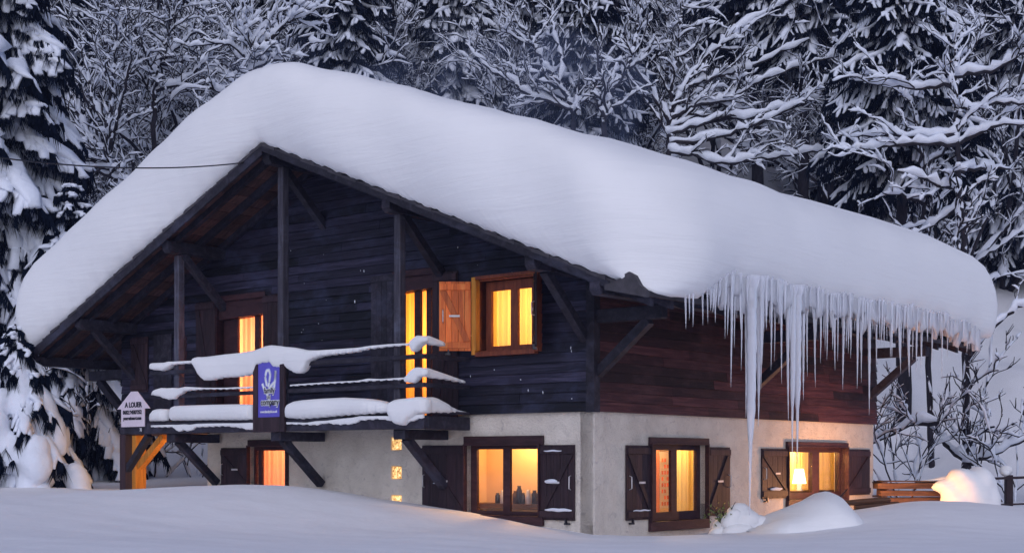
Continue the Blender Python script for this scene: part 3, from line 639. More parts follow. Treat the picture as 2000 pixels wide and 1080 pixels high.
ICE.append(ice_rings(t,np.interp(t,[0,.06,.15,.3,.55,.62,.70,.85,1],[1.9,1.25,1.05,1.0,.85,.70,.38,.25,.06])*(1+.05*np.sin(t*70)+.04*gg.uniform(-1,1,60)),.15*np.sin(t*5),.1*np.sin(t*4),12))
IG='icicles hanging in a row from the snowy eave'
def icicle(y,x,ztop,zbot,r,label,group=None,v=None):
    o=bpy.data.objects.new('icicle',ICE[rnd.randrange(6) if v is None else v]);sc.collection.objects.link(o)
    o.location=W(x,y,ztop);o.scale=(r,r,ztop-zbot);o.rotation_euler=(0,0,rnd.uniform(0,6.28));return thing(o,label,'icicle',group)
def ztop_at(y): return rz(1.86)+hmin(np.array([1.86]),np.array([y]))[0]+.10
named={1466:(1006,.072,'longest giant icicle reaching down past the plaster to the bush'),1548:(902,.045,'pale icicle hanging in front of the far right window'),1557:(905,.06,'thicker icicle just left of the lamp lit pane, second cluster')}
main=[(1338.7,643,.03),(1346,625,.022),(1353.5,638,.026),(1372,636,.028),(1381.6,632,.024),(1416,662,.03),(1429.4,756,.04),(1435,680,.03),(1448,723,.035),(1456.5,815,.05),(1480,832,.075),(1486,760,.05),(1490,712,.04),(1506,722,.04),(1513,705,.03),(1526,749,.04),(1538.5,822,.06),(1544,760,.06),(1569,781,.06),(1576,735,.04),(1592,756,.045),(1602.5,709,.04),(1615,703,.035),(1630,723,.045),(1636,705,.035),(1647.5,761,.05),(1661.6,699,.04),(1674.6,759,.05),(1683,747,.04),(1697.5,810,.06),(1711,724,.04),(1740,700,.04),(1759,730,.05),(1775,735,.075),(1790.7,727,.045),(1800,731,.05),(1820,705,.04),(1840,745,.03),(1850,700,.03),(1872,690,.03),(1890,685,.03)]
for px,(by,r,lb) in named.items():
    y,z=PS(px,by,1.95);icicle(y,1.95,ztop_at(y),z,r,lb,v=6)
for px,by,r in main:
    x=1.92+rnd.uniform(-.05,.05);y,z=PS(px,by,x);icicle(y,x,ztop_at(y),z,r*.8,'long tapering icicle in the row along the right hand eave',IG)
for i in range(235):
    px=1386+(1898-1386)*(i+rnd.random())/235;x=rnd.uniform(1.84,1.98);y,_=PS(px,600,x);t=ztop_at(y)
    ln=rnd.choice([rnd.uniform(.3,.6),rnd.uniform(.45,.95),rnd.uniform(.25,.5)])
    if px>1790: ln*=.65
    if px<1420: ln*=.7
    icicle(y,x,t,t-ln,rnd.uniform(.016,.042),'short thin icicle in the dense fringe along the right hand eave','short icicles in the fringe under the roof snow')
# frozen curtain of ice joining their roots
b=MB();y=np.linspace(.25,9.5,260);zt=np.array([ztop_at(v) for v in y])
dr=.34+.12*np.sin(y*9)*np.sin(y*2.3)+.07*np.sin(y*23+1)+.05*nr.uniform(-1,1,260)+.05*np.exp(-((y-1.6)/.5)**2)
for off,sgn in((0,1),):
    vs=[];S=5
    for k in range(S):
        f=k/(S-1)
        for i in range(260): vs.append((1.88+.05*math.sin(y[i]*31)+.04*math.sin(y[i]*13)*f,y[i],zt[i]+.06-(dr[i]+.06)*f))
    b.add(vs,[(k*260+i,k*260+i+1,(k+1)*260+i+1,(k+1)*260+i) for k in range(S-1) for i in range(259)],.5)
ic=b.build('ice_curtain',M_ice,smooth=True,local=True,recalc=False);sm=ic.modifiers.new('s','SOLIDIFY');sm.thickness=.05
thing(ic,'frosty sheet of fused ice joining the icicles under the eave','ice')
# power line to the gable
b=MB();p0=W(-5.95,-1.3,6.4);p1=PD(-260,262,17)
t=np.linspace(0,1,40);pp=np.array([tuple(p0.lerp(p1,v)) for v in t]);pp[:,2]-=.22*4*t*(1-t)
b.tube(pp,.011,6);o=b.build('power_line',M_metal,smooth=True);thing(o,'thin black overhead cable running left from the gable top','cable')
# ---------------------------------------------------------------- trees
def spruce_meshes(seed,H=16,Rm=3.0,droop=.35,snow=1.,gap=.42,z0f=.06,lod=1.):
    g=np.random.RandomState(seed)
    tr=MB();zz=np.linspace(0,H,14);tr.tube(np.c_[.05*np.sin(zz),.05*np.cos(zz*.7),zz],np.interp(zz,[0,H],[.10+.0075*H,.02]),8)
    fv=[];sn=MB();z=H*z0f
    def spray(pts,wid,dn):     # fringe of needles along a twig
        P_=np.asarray(pts);L=np.linalg.norm(np.diff(P_,axis=0),axis=1).sum();n=max(4,int(L/.055*lod))
        t=np.linspace(.02,1,n)*(len(P_)-1);i=np.minimum(t.astype(int),len(P_)-2);f=(t-i)[:,None];c=P_[i]*(1-f)+P_[i+1]*f
        d=P_[-1]-P_[0];d=d/(np.linalg.norm(d)+1e-9);s=np.cross(d,[0,0,1]);s/=np.linalg.norm(s)+1e-9
        for sg_ in(-1,1):
            l=wid*g.uniform(.5,1.1,n)[:,None];tip=c+s*sg_*l*.8+d*l*.5+np.array([0,0,-1])*l*dn*g.uniform(.6,1.7,n)[:,None]
            a=c+d*.035;b_=c-d*.035
            fv.append(np.stack([a,b_,tip],1))
    while z<H*.985:
        u=(z-H*z0f)/(H*(1-z0f));L=Rm*(1-u)**.85*(.75 if u<.08 else 1)+.12;n=int(g.randint(5,8) if L>.8 else 4)
        ph=g.uniform(0,6.28)
        for k in range(n):
            a=ph+k*6.283/n+g.uniform(-.3,.3);l=L*g.uniform(.7,1.12);dr=droop*g.uniform(.6,1.4)*(1.25-u*.8)
            m=9;t=np.linspace(0,1,m);d=np.array([math.cos(a),math.sin(a)])
            rr=l*t;zc=z-dr*l*(t**1.4)*1.1+.10*l*np.maximum(0,t-.75)+(.15*l*t*u)+g.uniform(-.04,.04,m)*l*.5
            pts=np.c_[d[0]*rr,d[1]*rr,zc];pts[:,:2]+=g.uniform(-.03,.03,(m,2))
            spray(pts,.15+.05*l,1.5)
            w=(.05+.06*l)*snow*np.interp(t,[0,.15,.6,.9,1],[.25,.7,1.15,1.0,.35])*g.uniform(.65,1.3,m)
            sn.tube(pts[1:],w[1:]*.38,6,1.3,.7,.02,jit=.45)
            q=max(1,int(l*5.2*lod))
            for j in range(q):
                for sg_ in(-1,1):
                    tt=(j+.6+g.uniform(-.25,.25))/q*.9;i=min(int(tt*(m-1)),m-2);c=pts[i]+(pts[i+1]-pts[i])*(tt*(m-1)-i)
                    sl=l*.46*(1-tt*.6)*g.uniform(.6,1.1);a2=a+sg_*g.uniform(.6,1.0);s=np.linspace(0,1,4)
                    sp=np.c_[c[0]+math.cos(a2)*sl*s,c[1]+math.sin(a2)*sl*s,c[2]-sl*s*(.75+droop*.7)*s**.25]
                    spray(sp,.14,1.8)
                    if g.rand()<.75: sn.tube(sp[0]+(sp-sp[0])*.75,(.016+.026*sl)*snow*np.array([.8,1.15,1.05,.8])*g.uniform(.6,1.4,4),5,1.5,.75,.02,jit=.45)
        z+=gap*(1.05-.5*u)
    fo=MB();F3=np.vstack(fv);fo.V=[F3.reshape(-1,3)];fo.n=len(F3)*3;fo.F=[(3*i,3*i+1,3*i+2) for i in range(len(F3))];fo.tint=[.5]*len(F3)
    return tr.mesh('trunk',M_bark,True),fo.mesh('foliage',M_foli),sn.mesh('branch_snow',M_treesnow,True)
def place(meshes,names,name,label,cat,loc,rot,s,group=None,tilt=(0,0)):
    r=empty(name,label,cat,loc,group);r.rotation_euler=(tilt[0],tilt[1],rot);r.scale=(s,s,s)
    for n,me in zip(names,meshes):
        if me is None: continue
        o=bpy.data.objects.new(n,me);sc.collection.objects.link(o);o.parent=r
    return r
SN=('trunk','foliage','branch_snow')
SPR=[spruce_meshes(11,17,2.9,.45,1.5,.46,.10,.8),spruce_meshes(12,15,2.5,.6,2.0,.44,.06,.8),spruce_meshes(13,19,3.2,.4,1.2,.5,.14,.75)]
def gz(x,y): return float(G(np.array([x]),np.array([y]))[0])
spots=[];g=np.random.RandomState(5)
for row,(d,stp) in enumerate([(41,3.4),(47,3.2),(54,3.6),(62,4.0),(72,4.6),(84,5.5)]):
    half=d*.42+3;x=-half+g.uniform(0,2)
    while x<half:
        yy=d+g.uniform(-2.2,2.2)
        pxl=CX+F*x/yy
        skip=row==0 or (row==1 and pxl>1500 and pxl<1900) or (row==1 and (90<pxl<560 or 1150<pxl<1680)) or (row<4 and 1240<pxl<1560) or (row==2 and 150<pxl<480)
        if not skip: spots.append((x,yy))
        x+=stp*g.uniform(.75,1.35)
for i,(x,y) in enumerate(spots):
    place(SPR[i%3],SN,'spruce_tree','dark spruce with drooping snowy boughs in the wood on the slope','spruce',(x,y,gz(x,y)-.2),g.uniform(0,6.28),g.uniform(.85,1.25),'spruces in the wood behind the chalet')
# bare snow-laden broadleaf trees
def bare_meshes(seed,H=7,stems=4,spread=.5,snow=1.,depth=4,kids=5,lean=None,horiz=False,r0=.09,trunk_h=None,arc=.3):
    g=np.random.RandomState(seed);tr=MB();br=MB();sn=MB();cnt=[0]
    def branch(p,d,L,r,lev):
        m=max(4,int(L/.20)+2);m=min(m,18);pts=[p.copy()];st=L/(m-1);d=d/np.linalg.norm(d)
        for i in range(m-1):
            d=d+g.normal(0,.17,3)*(1 if lev else (.12 if horiz else .55))+np.array([0,0,(.10-.24*(i/m)) if not horiz else (-.02 if lev else 0)])*(1 if lev else .35)
            d/=np.linalg.norm(d);pts.append(pts[-1]+d*st)
        pts=np.array(pts);rad=np.linspace(r,r*.45,m)
        (tr if lev==0 else br).tube(pts,rad,6 if lev<2 else 4)
        dd=np.gradient(pts,axis=0);dd/=np.linalg.norm(dd,axis=1)[:,None];hz=np.sqrt(1-np.clip(dd[:,2]**2,0,1))
        cl=np.clip(g.gamma(2.2,.5,m),.15,2.2) if lev<2 else np.clip(g.gamma(5,.2,m),.3,1.8)
        w=(rad*.9+.011+.018*max(0,2-lev))*snow*(.2+.8*hz)*cl;w=np.minimum(w,.11);w[-1]*=.5
        q=pts.copy();q[:,2]+=rad*.75+w*.7
        if lev<4 or g.rand()<.6: sn.tube(q,w,6 if lev<2 else 5,.95,1.05,jit=.28)
        if lev>=depth or L<.22: return
        n=(kids if lev else kids+2) if lev<2 else max(2,kids-1)
        for k in range(n):
            t=g.uniform(.22,1.0) if lev else g.uniform(.15,1.0);x=t*(m-1);i=min(int(x),m-2);c=pts[i]+(pts[i+1]-pts[i])*(x-i)
            ax=g.normal(0,1,3);ax-=ax@d*d;ax/=np.linalg.norm(ax)
            base=pts[min(i+1,m-1)]-pts[i];base/=np.linalg.norm(base)
            if horiz and lev==0:
                an=g.uniform(0,6.28);nd=np.array([math.cos(an),math.sin(an),g.uniform(-.1,.35)])
            else:
                nd=base+ax*g.uniform(.5,1.15)+np.array([0,0,.10])
            branch(c,nd,L*g.uniform(.42,.68)*(1.12-t*.5) if not(horiz and lev==0) else g.uniform(.9,2.0)*(1.1-t*.6)*H/7,max(.015,rad[i]*g.uniform(.45,.65)),lev+1)
    for s in range(stems):
        a=s*6.283/stems+g.uniform(-.5,.5);sp=spread*g.uniform(.4,1.3)
        d=np.array([math.cos(a)*sp,math.sin(a)*sp,1.])
        if lean is not None: d=d+np.array(lean)*g.uniform(.4,1.2)
        branch(np.array([math.cos(a)*.12,math.sin(a)*.12,-.2]) if stems>1 else np.array([0,0,-.2]),d,H*g.uniform(.75,1.05),r0*g.uniform(.8,1.15),0)
    return tr.mesh('trunk',M_bark,True),br.mesh('branches',M_bark,True),sn.mesh('branch_snow',M_treesnow,True)
BN=('trunk','branches','branch_snow')
BR=[bare_meshes(21,7.5,5,.45,.95,4,4),bare_meshes(22,6.5,5,.6,1.15,4,4),bare_meshes(23,8,4,.45,.9,4,4)]
def pdx(px,d): return (px-CX)/F*d
def put(ms,names,name,label,cat,px,d,s,rot=0,group=None,tilt=(0,0),dz=0):
    x=pdx(px,d);return place(ms,names,name,label,cat,(x,d,gz(x,d)+dz),rot,s,group,tilt)
gb_=np.random.RandomState(9);k=0
for px,d,s in[(105,46,1.15),(190,43,1.05),(260,48,1.25),(330,44,1.15),(395,49,1.3),(455,44.5,1.15),(520,50,1.2),(150,52,1.3),(235,55,1.3),(310,53,1.25),(600,47,1.0),(450,56,1.3),(700,49,1.0),(790,46,.95),(880,50,1.1),(965,47,1.0),(1050,49,1.15),(1125,46.5,1.05),(1010,55,1.2),(860,57,1.2),(1200,50,1.1),(330,38,.9),(210,37,.9),(1400,54,1.0),(1500,56,1.1),(1600,52,1.0),(1680,48,.95),(1780,50,1.0),(1830,44,.9),(1960,48,1.1),(1440,60,1.1)]:
    put(BR[k%3],BN,'bare_tree','leafless thicket tree with every branch coated in snow behind the roof','bare tree',px,d,s,gb_.uniform(0,6.28),'bare snow coated trees behind the roof');k+=1
# individual trees
tw=bare_meshes(35,3.0,5,.7,.6,3,3,r0=.02)
for i,(px,d,s,lb) in enumerate([(1765,31.5,1.0,'thin twiggy shrub right behind the house corner above the planks'),(1985,31,1.1,'thin twiggy shrub at the right edge of the picture'),(300,33,1.0,'snowy twiggy shrub seen under the balcony between the posts'),(385,34,1.0,'snowy twiggy shrub seen under the balcony by the wall end'),(170,31,1.0,'bare shrub beside the snow buried spruce left of the house')]):
    put(tw,BN,'bare_shrub',lb,'shrub',px,d,s,i*1.3)
hs=spruce_meshes(44,18,2.6,.45,1.3,.42,.42,.9)
for i,(px,d,lb) in enumerate([(1478,50,'spruce with a bare lower trunk, leftmost of three above the roof slope'),(1568,49,'spruce with a bare lower trunk, middle one of three above the roof slope'),(1618,51,'spruce with a bare lower trunk, rightmost of three above the roof slope'),(1762,39,'spruce with a bare dark trunk just right of the house corner')]):
    put(hs,SN,'spruce_tree',lb,'spruce',px,d,1.0,i*1.9,dz=-.6)

def traced(name,label,d,polys,seed,r0=.07,snow=1.,twig=1.,cat='bare tree'):
    """a tree whose limbs were measured in the photograph, standing at its own distance"""
    g=np.random.RandomState(seed);tr=MB();br=MB();sn=MB()
    x0=PD(polys[0][0][0],500,d).x;org=np.array([x0,d,gz(x0,d)])
    def sw(pts,rad,k,jit=.28):
        m=len(pts);dd=np.gradient(pts,axis=0);dd/=np.linalg.norm(dd,axis=1)[:,None]+1e-9;hz=np.sqrt(1-np.clip(dd[:,2]**2,0,1))
        w=(rad*.8+.008+k)*snow*(.22+.9*hz)*np.clip(g.gamma(4,.25,m),.35,1.9);w=np.minimum(w,.13);w[-1]*=.5
        q=pts.copy();q[:,2]+=rad*.7+w*.75;sn.tube(q,w,6,1,1.05,jit=jit)
    def tw(p,dr,L,r,lev):
        m=max(4,int(L/.14)+2);dr=dr/np.linalg.norm(dr);pts=[p]
        for i in range(m-1):
            dr=dr+g.normal(0,.15,3)+np.array([0,0,.05-.12*i/m]);dr/=np.linalg.norm(dr);pts.append(pts[-1]+dr*L/(m-1))
        pts=np.array(pts);rad=np.linspace(r,r*.5,m);br.tube(pts,rad,4)
        if lev<2 or g.rand()<.6: sw(pts,rad,.004)
        if lev>=3 or L<.3: return
        for k in range(g.randint(2,4)):
            i=g.randint(1,m);t=pts[i]-pts[i-1];t/=np.linalg.norm(t);ax=g.normal(0,1,3);ax-=ax@t*t;ax/=np.linalg.norm(ax)
            tw(pts[i],t+ax*g.uniform(.5,1.0)+np.array([0,0,.1]),L*g.uniform(.4,.65),max(.014,r*.7),lev+1)
    for j,pl in enumerate(polys):
        P3=np.array([tuple(PD(px,py,d)) for px,py in pl])-org
        if j: P3[:,1]+=np.linspace(0,g.uniform(-1.2,1.2),len(P3))
        if j==0: P3=np.vstack([[P3[0,0]+.1,0,-.4],P3])
        n=max(6,int(np.linalg.norm(np.diff(P3,axis=0),axis=1).sum()/.16));u=np.linspace(0,len(P3)-1,n);pts=np.stack([np.interp(u,range(len(P3)),P3[:,c]) for c in range(3)],1)
        for _ in range(3): pts[1:-1]=(pts[:-2]+2*pts[1:-1]+pts[2:])/4
        pts[1:-1]+=g.normal(0,.025,(n-2,3))
        rad=np.linspace(r0*(1.3 if j==0 else .8),r0*.30,n);(tr if j==0 else br).tube(pts,rad,7);sw(pts,rad,.022)
        L=np.linalg.norm(pts[-1]-pts[0])
        s0=0 if j else np.argmax(pts[:,2]>P3[1,2])
        for k in range(int(max(2,L*2.3*twig))):
            i=g.randint(max(2,s0),n);t=pts[i]-pts[i-1];t/=np.linalg.norm(t);ax=g.normal(0,1,3);ax-=ax@t*t;ax/=np.linalg.norm(ax)
            tw(pts[i],t+ax*g.uniform(.5,1.1)+np.array([0,0,.15]),g.uniform(.5,1.5),max(.018,rad[i]*.6),1)
    place((tr.mesh('trunk',M_bark,True),br.mesh('branches',M_bark,True),sn.mesh('branch_snow',M_treesnow,True)),BN,name,label,cat,tuple(org),0,1)
traced('bare_tree','bare tree sweeping its long snow loaded limbs to the right above the roof slope',41,[[(1306,300),(1308,222),(1312,150),(1325,90),(1330,30),(1336,-20)],[(1306,222),(1343,167),(1404,148),(1478,125),(1584,72)],[(1310,231),(1362,204),(1418,197),(1487,157),(1570,125),(1640,108)],[(1308,262),(1385,238),(1478,231),(1542,213),(1584,190),(1617,157),(1663,134)],[(1308,280),(1408,273),(1478,250),(1542,222),(1595,198)],[(1306,296),(1350,306),(1404,324),(1459,319),(1524,315),(1593,305),(1620,296)],[(1325,185),(1395,93),(1440,56),(1524,5),(1560,-20)],[(1308,240),(1270,180),(1240,150),(1215,100)]],1,.075,1.35,1.1)
traced('bare_tree','bare tree forking into several rising limbs right of the roof ridge',42,[[(1121,225),(1118,211),(1093,169),(1058,120),(1033,70),(987,28),(960,-10)],[(1120,211),(1132,176),(1139,88),(1135,0)],[(1118,214),(1075,200),(1033,190),(1005,162),(966,148),(934,116),(910,91)],[(1120,215),(1160,180),(1175,120),(1170,40)],[(1093,169),(1100,110),(1080,40),(1085,-10)]],2,.07,1.2,1.2)
traced('bare_tree','curving bare trunk bent like a bow above the middle of the roof slope',40,[[(1180,250),(1184,211),(1199,169),(1227,137),(1244,70),(1251,0),(1250,-30)],[(1190,190),(1170,140),(1165,80)],[(1227,137),(1262,100),(1285,50)]],3,.075,1.2,1.3)
traced('bare_tree','slender upright tree with level snow loaded branches beyond the eave end',35.5,[[(1882,560),(1880,472),(1871,301),(1867,208),(1867,120),(1862,60)],[(1868,262),(1790,262),(1740,250),(1683,246)],[(1870,283),(1780,275),(1720,284),(1672,282)],[(1868,168),(1800,163),(1715,145)],[(1870,283),(1915,255),(1960,250),(2010,247)],[(1868,215),(1950,205),(2010,215)],[(1868,150),(1930,150),(2000,110)],[(1874,335),(1930,320),(2005,312)],[(1876,368),(1840,372),(1790,350),(1740,345)],[(1878,400),(1840,430),(1815,445)]],4,.075,1.5,.8)
traced('bare_tree','thinner leaning tree left of the slender upright one beyond the eave',37,[[(1812,520),(1806,430),(1797,278),(1783,204),(1752,178)],[(1797,278),(1760,262),(1700,262)],[(1800,330),(1840,300),(1860,260)],[(1804,400),(1750,385),(1710,390)]],5,.065,1.4,.8)
traced('bare_tree','dark forked tree with snow in its forks behind the plank stack',31.5,[[(1884,905),(1887,880),(1890,800),(1893,687),(1890,620)],[(1884,898),(1847,868),(1829,826),(1817,735)],[(1884,900),(1908,880),(1935,772),(1959,639)],[(1885,903),(1917,898),(1960,872),(2010,850)],[(1890,700),(1935,645),(1975,605),(2010,590)],[(1829,826),(1778,828),(1712,868)]],6,.075,1.2,.55)
traced('bare_tree','tangled bare tree with a dark forked trunk in the thicket at upper left',39.5,[[(222,360),(218,337),(211,296),(218,185),(207,133),(200,55),(190,0)],[(214,322),(163,259),(141,207),(96,163)],[(218,185),(230,111),(241,67),(237,22)],[(214,300),(237,222),(262,150),(270,90)],[(218,344),(167,326),(122,315),(89,289)],[(215,260),(180,200),(165,130),(150,60)]],7,.07,1.25,1.2)
traced('bare_tree','bare tree leaning right with broad snow pillows just left of the roof peak',40,[[(470,180),(478,126),(493,89),(533,74),(570,37),(600,20)],[(474,122),(481,74),(485,22),(480,-20)],[(476,130),(450,90),(445,40)],[(493,89),(520,40),(530,-10)]],8,.07,1.9,1.2)
traced('bare_tree','bare tree with steep straight limbs between the thicket and the roof peak',40.5,[[(300,230),(304,141),(315,104),(333,48),(344,0),(350,-20)],[(302,180),(352,159),(367,141),(404,93),(430,30)],[(304,150),(285,90),(290,20)],[(310,120),(360,80),(385,10)]],9,.065,1.2,1.3)
# big spruce at the left edge
bigs=spruce_meshes(41,15,3.6,.62,2.5,.44,.10,1.3)
put(bigs,SN,'spruce_tree','tall spruce with heavy snow boughs at the left edge of the picture','spruce',-25,32.5,1.1,.4)
bigs2=spruce_meshes(42,7.0,2.7,.75,2.2,.36,.20,1.5)
put(bigs2,SN,'spruce_tree','mid sized spruce with hanging snowy boughs under the left eave','spruce',140,31.5,.95,1.4)
low=spruce_meshes(43,3.0,2.0,1.0,1.6,.20,.03,1.8)
lt=put(low,SN,'buried_spruce','low young spruce bowed under heavy snow in front of the left wood','spruce',30,26.4,1.0,0)
b=MB();gg=np.random.RandomState(3)
for i in range(62):
    a=gg.uniform(0,6.28);zz=gg.uniform(-.1,2.3);rr=(1.55-zz*.55)*gg.uniform(.70,1.0);n=7;t=np.linspace(0,1,n);L_=gg.uniform(.5,1.0)
    pts=np.c_[math.cos(a)*(rr-.30+.42*t*L_),math.sin(a)*(rr-.30+.42*t*L_),zz+.25-L_*t**1.5*.95]
    b.tube(pts,gg.uniform(.15,.24)*np.array([.7,1,1.15,1.2,1.1,.9,.5]),9,1.15,1)
sb=b.build('snow_load',M_treesnow,lt,smooth=True)
q=sb.modifiers.new('r','REMESH');q.mode='VOXEL';q.voxel_size=.05;q.use_smooth_shade=True;q=sb.modifiers.new('s','SMOOTH');q.iterations=12
# ---------------------------------------------------------------- small things right of the house
def drift(name,label,px,d,wx,wy,h,seed,amp=.12,sink=.15):
    x=pdx(px,d);b=MB();b.blob((0,0,0),(wx,wy,h),seed,amp,36,22);o=b.build(name,M_roofsnow,smooth=True);o.location=(x,d,gz(x,d)-sink);return thing(o,label,'snow')
dm=MB();n=40;xx=np.linspace(-1.15,.62,n);yy=np.linspace(-1.0,1.0,30);vs=[]
px0=pdx(1612,20.6)
for y_ in yy:
    for x_ in xx:
        h=np.interp(x_,[-1.15,-.9,-.55,-.3,-.1,.05,.2,.3,.42,.62],[0,.06,.22,.36,.45,.46,.38,.24,.08,0]);h*=max(0,1-(y_/1.0)**2)**.7
        h+=.02*math.sin(x_*9+y_*5)*(h>.03)
        vs.append((x_,y_,h-.14+.1*min(1,h/.12)))
dm.add(vs,[(j*n+i,j*n+i+1,(j+1)*n+i+1,(j+1)*n+i) for j in range(29) for i in range(n-1)],.5)
o=dm.build('snow_mound',M_roofsnow,smooth=True,recalc=False);o.location=(px0,20.6,gz(px0,20.6)-.0);thing(o,'pointed snow mound under the far right window','snow')
p=PD(1655,955,20.6);q=PD(1622,988,20.5);b=MB();b.tube([tuple(q),tuple(p)],[.014,.009],6);o=b.build('twig',M_bark,smooth=True);thing(o,'single dark twig poking from the pointed snow mound','twig')
# snow covered bush under the giant icicle
bu=empty('snowy_bush','low leafy bush buried in snow by the plaster wall','bush',(pdx(1440,20.9),20.9,gz(pdx(1440,20.9),20.9)))
b=MB()
for i,(x,y,z,a,c,e) in enumerate([(-.22,0,.02,.16,.2,.18),(-.1,0,.16,.17,.2,.17),(.05,.1,.14,.26,.25,.24),(.28,.05,.06,.26,.25,.18),(.47,0,0,.22,.2,.13),(.1,-.15,.0,.25,.2,.15),(-.3,-.05,-.08,.12,.15,.16),(.62,.2,.08,.10,.12,.12)]):
    b.blob((x,y,z),(a,c,e),i+50,.22,18,12)
b.build('snow_cover',M_roofsnow,bu,smooth=True)
b=MB();gg=np.random.RandomState(8)
for i in range(10):
    a=gg.uniform(.6,2.6);l=gg.uniform(.2,.42);b.tube([(-.2,-.05,.05),(-.2+math.cos(a)*l*.5,-.08,.05+l*.6),(-.2+math.cos(a)*l,-.1,.08+l*.9)],[.010,.007,.004],5)
b.build('stems',M_bark,bu)
b=MB()
for i in range(60):
    c=np.array([-.26+gg.normal(0,.10),-.12+gg.normal(0,.05),.26+gg.normal(0,.07)]);u=gg.normal(0,1,3);u/=np.linalg.norm(u);v=np.cross(u,gg.normal(0,1,3));v/=np.linalg.norm(v)
    b.add([c-u*.035,c+v*.016,c+u*.035,c-v*.016],[(0,1,2,3)])
b.build('leaves',M_leaf,bu,recalc=False)
# plank stack
st=empty('plank_stack','stack of sawn planks with crossed ends beside the right house wall','woodpile',(pdx(1712,26),26,.2))
gg=np.random.RandomState(4)
Zs=[(941,938),(955,943),(968,957),(985,972)]
for k,(zb,ztp) in enumerate(Zs):
    z0=EYE-(zb-HY)/F*26-.2;z1=EYE-(ztp-HY)/F*26-.2;z0=z0
    x0=gg.uniform(-.02,.06);b=MB();b.box(x0,1.42+gg.uniform(-.1,.05),-.16+gg.uniform(-.03,.03),.25,z0+.008,z1);pk=b.build('plank',M_plank,st,bevel=.006);pk.rotation_euler=(0,gg.uniform(-.012,.012),gg.uniform(-.06,.06))
    b=MB();b.box(.05+.08*(k%2),.15+.08*(k%2),-.2,.5,z0-.03,z0+.004);b.build('spacer',M_shut,st)
b=MB()
for k in range(3): b.box(-.35+.1*k,.9,-.25,-.05,.30-.12*k-.0,.35-.12*k)
b.box(.15,1.2,-.32,-.17,.42,.56);b.build('lower_planks',M_plank,st,bevel=.006)
b=MB();x=np.linspace(.75,1.4,12);b.tube(np.c_[x,0*x+.05,np.interp(x,[.75,1.4],[1.02,1.08])],np.interp(x,[.75,1.1,1.4],[.015,.05,.11]),8,1.5,.8);b.build('snow_cap',M_roofsnow,st,smooth=True)
bl=empty('log_pile','split logs with bright sawn faces at the foot of the right wall','logs',(pdx(1685,24.0),24.0,gz(pdx(1685,24),24)+.0))
for k in range(6):
    b=MB();x0=gg.uniform(-.35,-.1);zz=.02+.075*(k//2);b.tube([(x0,-.1+.14*(k%2),zz),(x0+.35,-.08+.14*(k%2),zz+.03),(x0+.75,-.05+.14*(k%2),zz+.06)],[.045,.05,.045],7);b.build('log',M_plank,bl)
# big rounded snow cap on the woodpile end
b=MB()
for i,(x,y,z,a,c,e) in enumerate([(0,0,.32,.40,.42,.42),(-.10,-.05,.62,.34,.36,.22),(.2,0,.55,.32,.34,.30),(.08,0,.1,.42,.4,.35),(-.42,0,.52,.26,.22,.12),(.3,0,.25,.24,.3,.35),(-.2,-.08,.2,.32,.35,.36)]): b.blob((x,y,z),(a,c,e),i+80,.12,26,18)
o=b.build('snow_heap',M_roofsnow,smooth=True);o.location=(pdx(1893,25.6),25.6,gz(pdx(1893,25.6),25.6)-.05);thing(o,'tall rounded snow cap over the right end of the plank stack','snow')
rm_=o.modifiers.new('r','REMESH');rm_.mode='VOXEL';rm_.voxel_size=.045;rm_.use_smooth_shade=True;o.modifiers.new('s','SMOOTH').iterations=8
# rustic fence
fe=empty('rail_fence','weathered rail fence with snowy posts at the right edge','fence',(pdx(1970,28.5),28.5,.3))
for x in(0,1.9): 
    b=MB();b.box(x-.07,x+.07,-.07,.07,0,1.03);pt=b.build('fence_post',M_shut,fe,bevel=.01)
    b=MB();b.blob((x-.05,0,1.1),(.12,.12,.1),int(x*9)+3,.2);b.build('post_snow',M_roofsnow,pt,smooth=True)
for z,t in((.98,.05),(.45,.035)):
    b=MB();b.beam((-.6,-.09,z-.03),(2.4,-.09,z+.08),.05,t,(0,0,1));b.build('fence_rail',M_shut,fe)
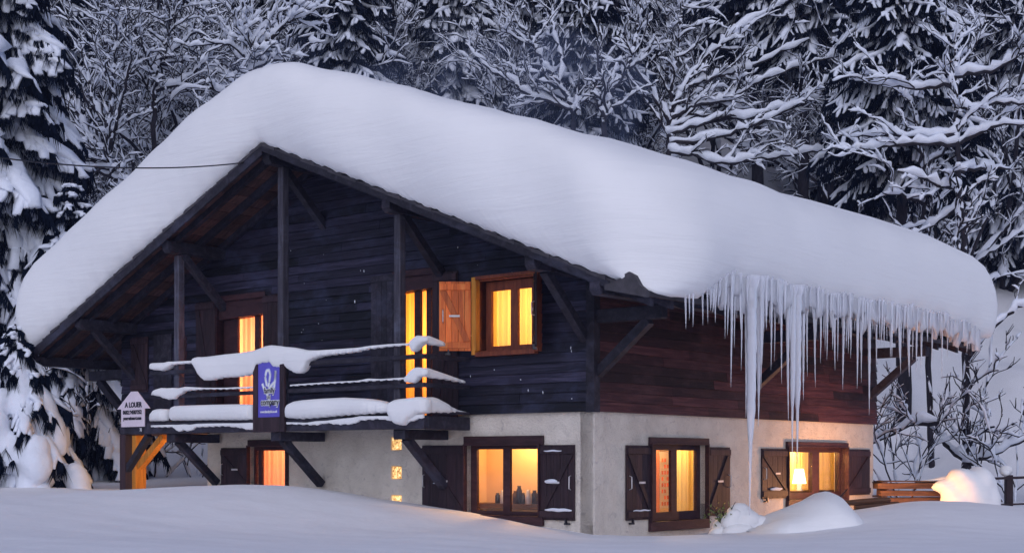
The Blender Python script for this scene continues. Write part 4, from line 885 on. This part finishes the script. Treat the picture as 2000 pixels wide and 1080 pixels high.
# assumed low garden lamp added behind the drift; lights wall, woodpile and ice
lp=W(1.05,7.0,0);lz=gz(lp.x,lp.y)
gl=empty('assumed_garden_lamp','assumed low lit garden lamp tucked behind the drift beside the woodpile','lamp',(lp.x,lp.y,lz))
b=MB();b.tube([(0,0,-.2),(0,0,.10)],.03,8);b.build('stem',M_metal,gl)
b=MB();b.tube([(0,0,.10),(0,0,.17)],.05,10);b.build('assumed_lamp_glass',M_bulb,gl,smooth=True)
b=MB();b.tube([(0,0,.175),(0,0,.2)],[.08,.03],10);b.build('cap',M_metal,gl)
q=ptlight('assumed_garden_light',(lp.x-.05,lp.y-.1,lz+.32),115,(1,.44,.17),.05)  # added point light of the assumed garden lamp
# ---------------------------------------------------------------- cold air over the slope
if HAZE>0:
    b=MB();b.box(-100,100,-20,160,-4,95);hz=b.build('haze',M_metal);hz.data.materials.clear()
    m=bpy.data.materials.new('haze');m.use_nodes=True;t=m.node_tree;t.nodes.clear();o=t.nodes.new('ShaderNodeOutputMaterial');v=t.nodes.new('ShaderNodeVolumePrincipled')
    v.inputs['Color'].default_value=(.45,.55,1,1);v.inputs['Density'].default_value=HAZE;t.links.new(v.outputs[0],o.inputs['Volume']);hz.data.materials.append(m)
    thing(hz,'cold blue air fading the wooded slope','haze',kind='stuff')
def smoke(name,px,py,d,r,dens,seed,lab):
    p=PD(px,py,d);b=MB();b.blob((0,0,0),r,seed,.25,24,16);o=b.build(name,M_metal,smooth=True);o.location=p;o.data.materials.clear()
    m=bpy.data.materials.new('smoke');m.use_nodes=True;t=m.node_tree;t.nodes.clear();u=t.nodes.new('ShaderNodeOutputMaterial');v=t.nodes.new('ShaderNodeVolumePrincipled')
    v.inputs['Color'].default_value=(.50,.62,1,1);g=noise(t,coords(t,(.5,.5,.5)),1.2,3,.6,.8)
    mr=t.nodes.new('ShaderNodeMapRange');mr.inputs[1].default_value=.42;mr.inputs[2].default_value=.75;mr.inputs[4].default_value=dens;t.links.new(g,mr.inputs[0]);t.links.new(mr.outputs[0],v.inputs['Density'])
    t.links.new(v.outputs[0],u.inputs['Volume']);o.data.materials.append(m);return thing(o,lab,'smoke',kind='stuff')
smoke('chimney_smoke',840,175,33,(4.6,1.6,1.9),.20,4,'faint blue smoke drifting behind the middle of the roof')
smoke('chimney_smoke',1185,262,30,(1.3,.8,.8),.35,6,'small wisp of blue smoke rising behind the roof slope')
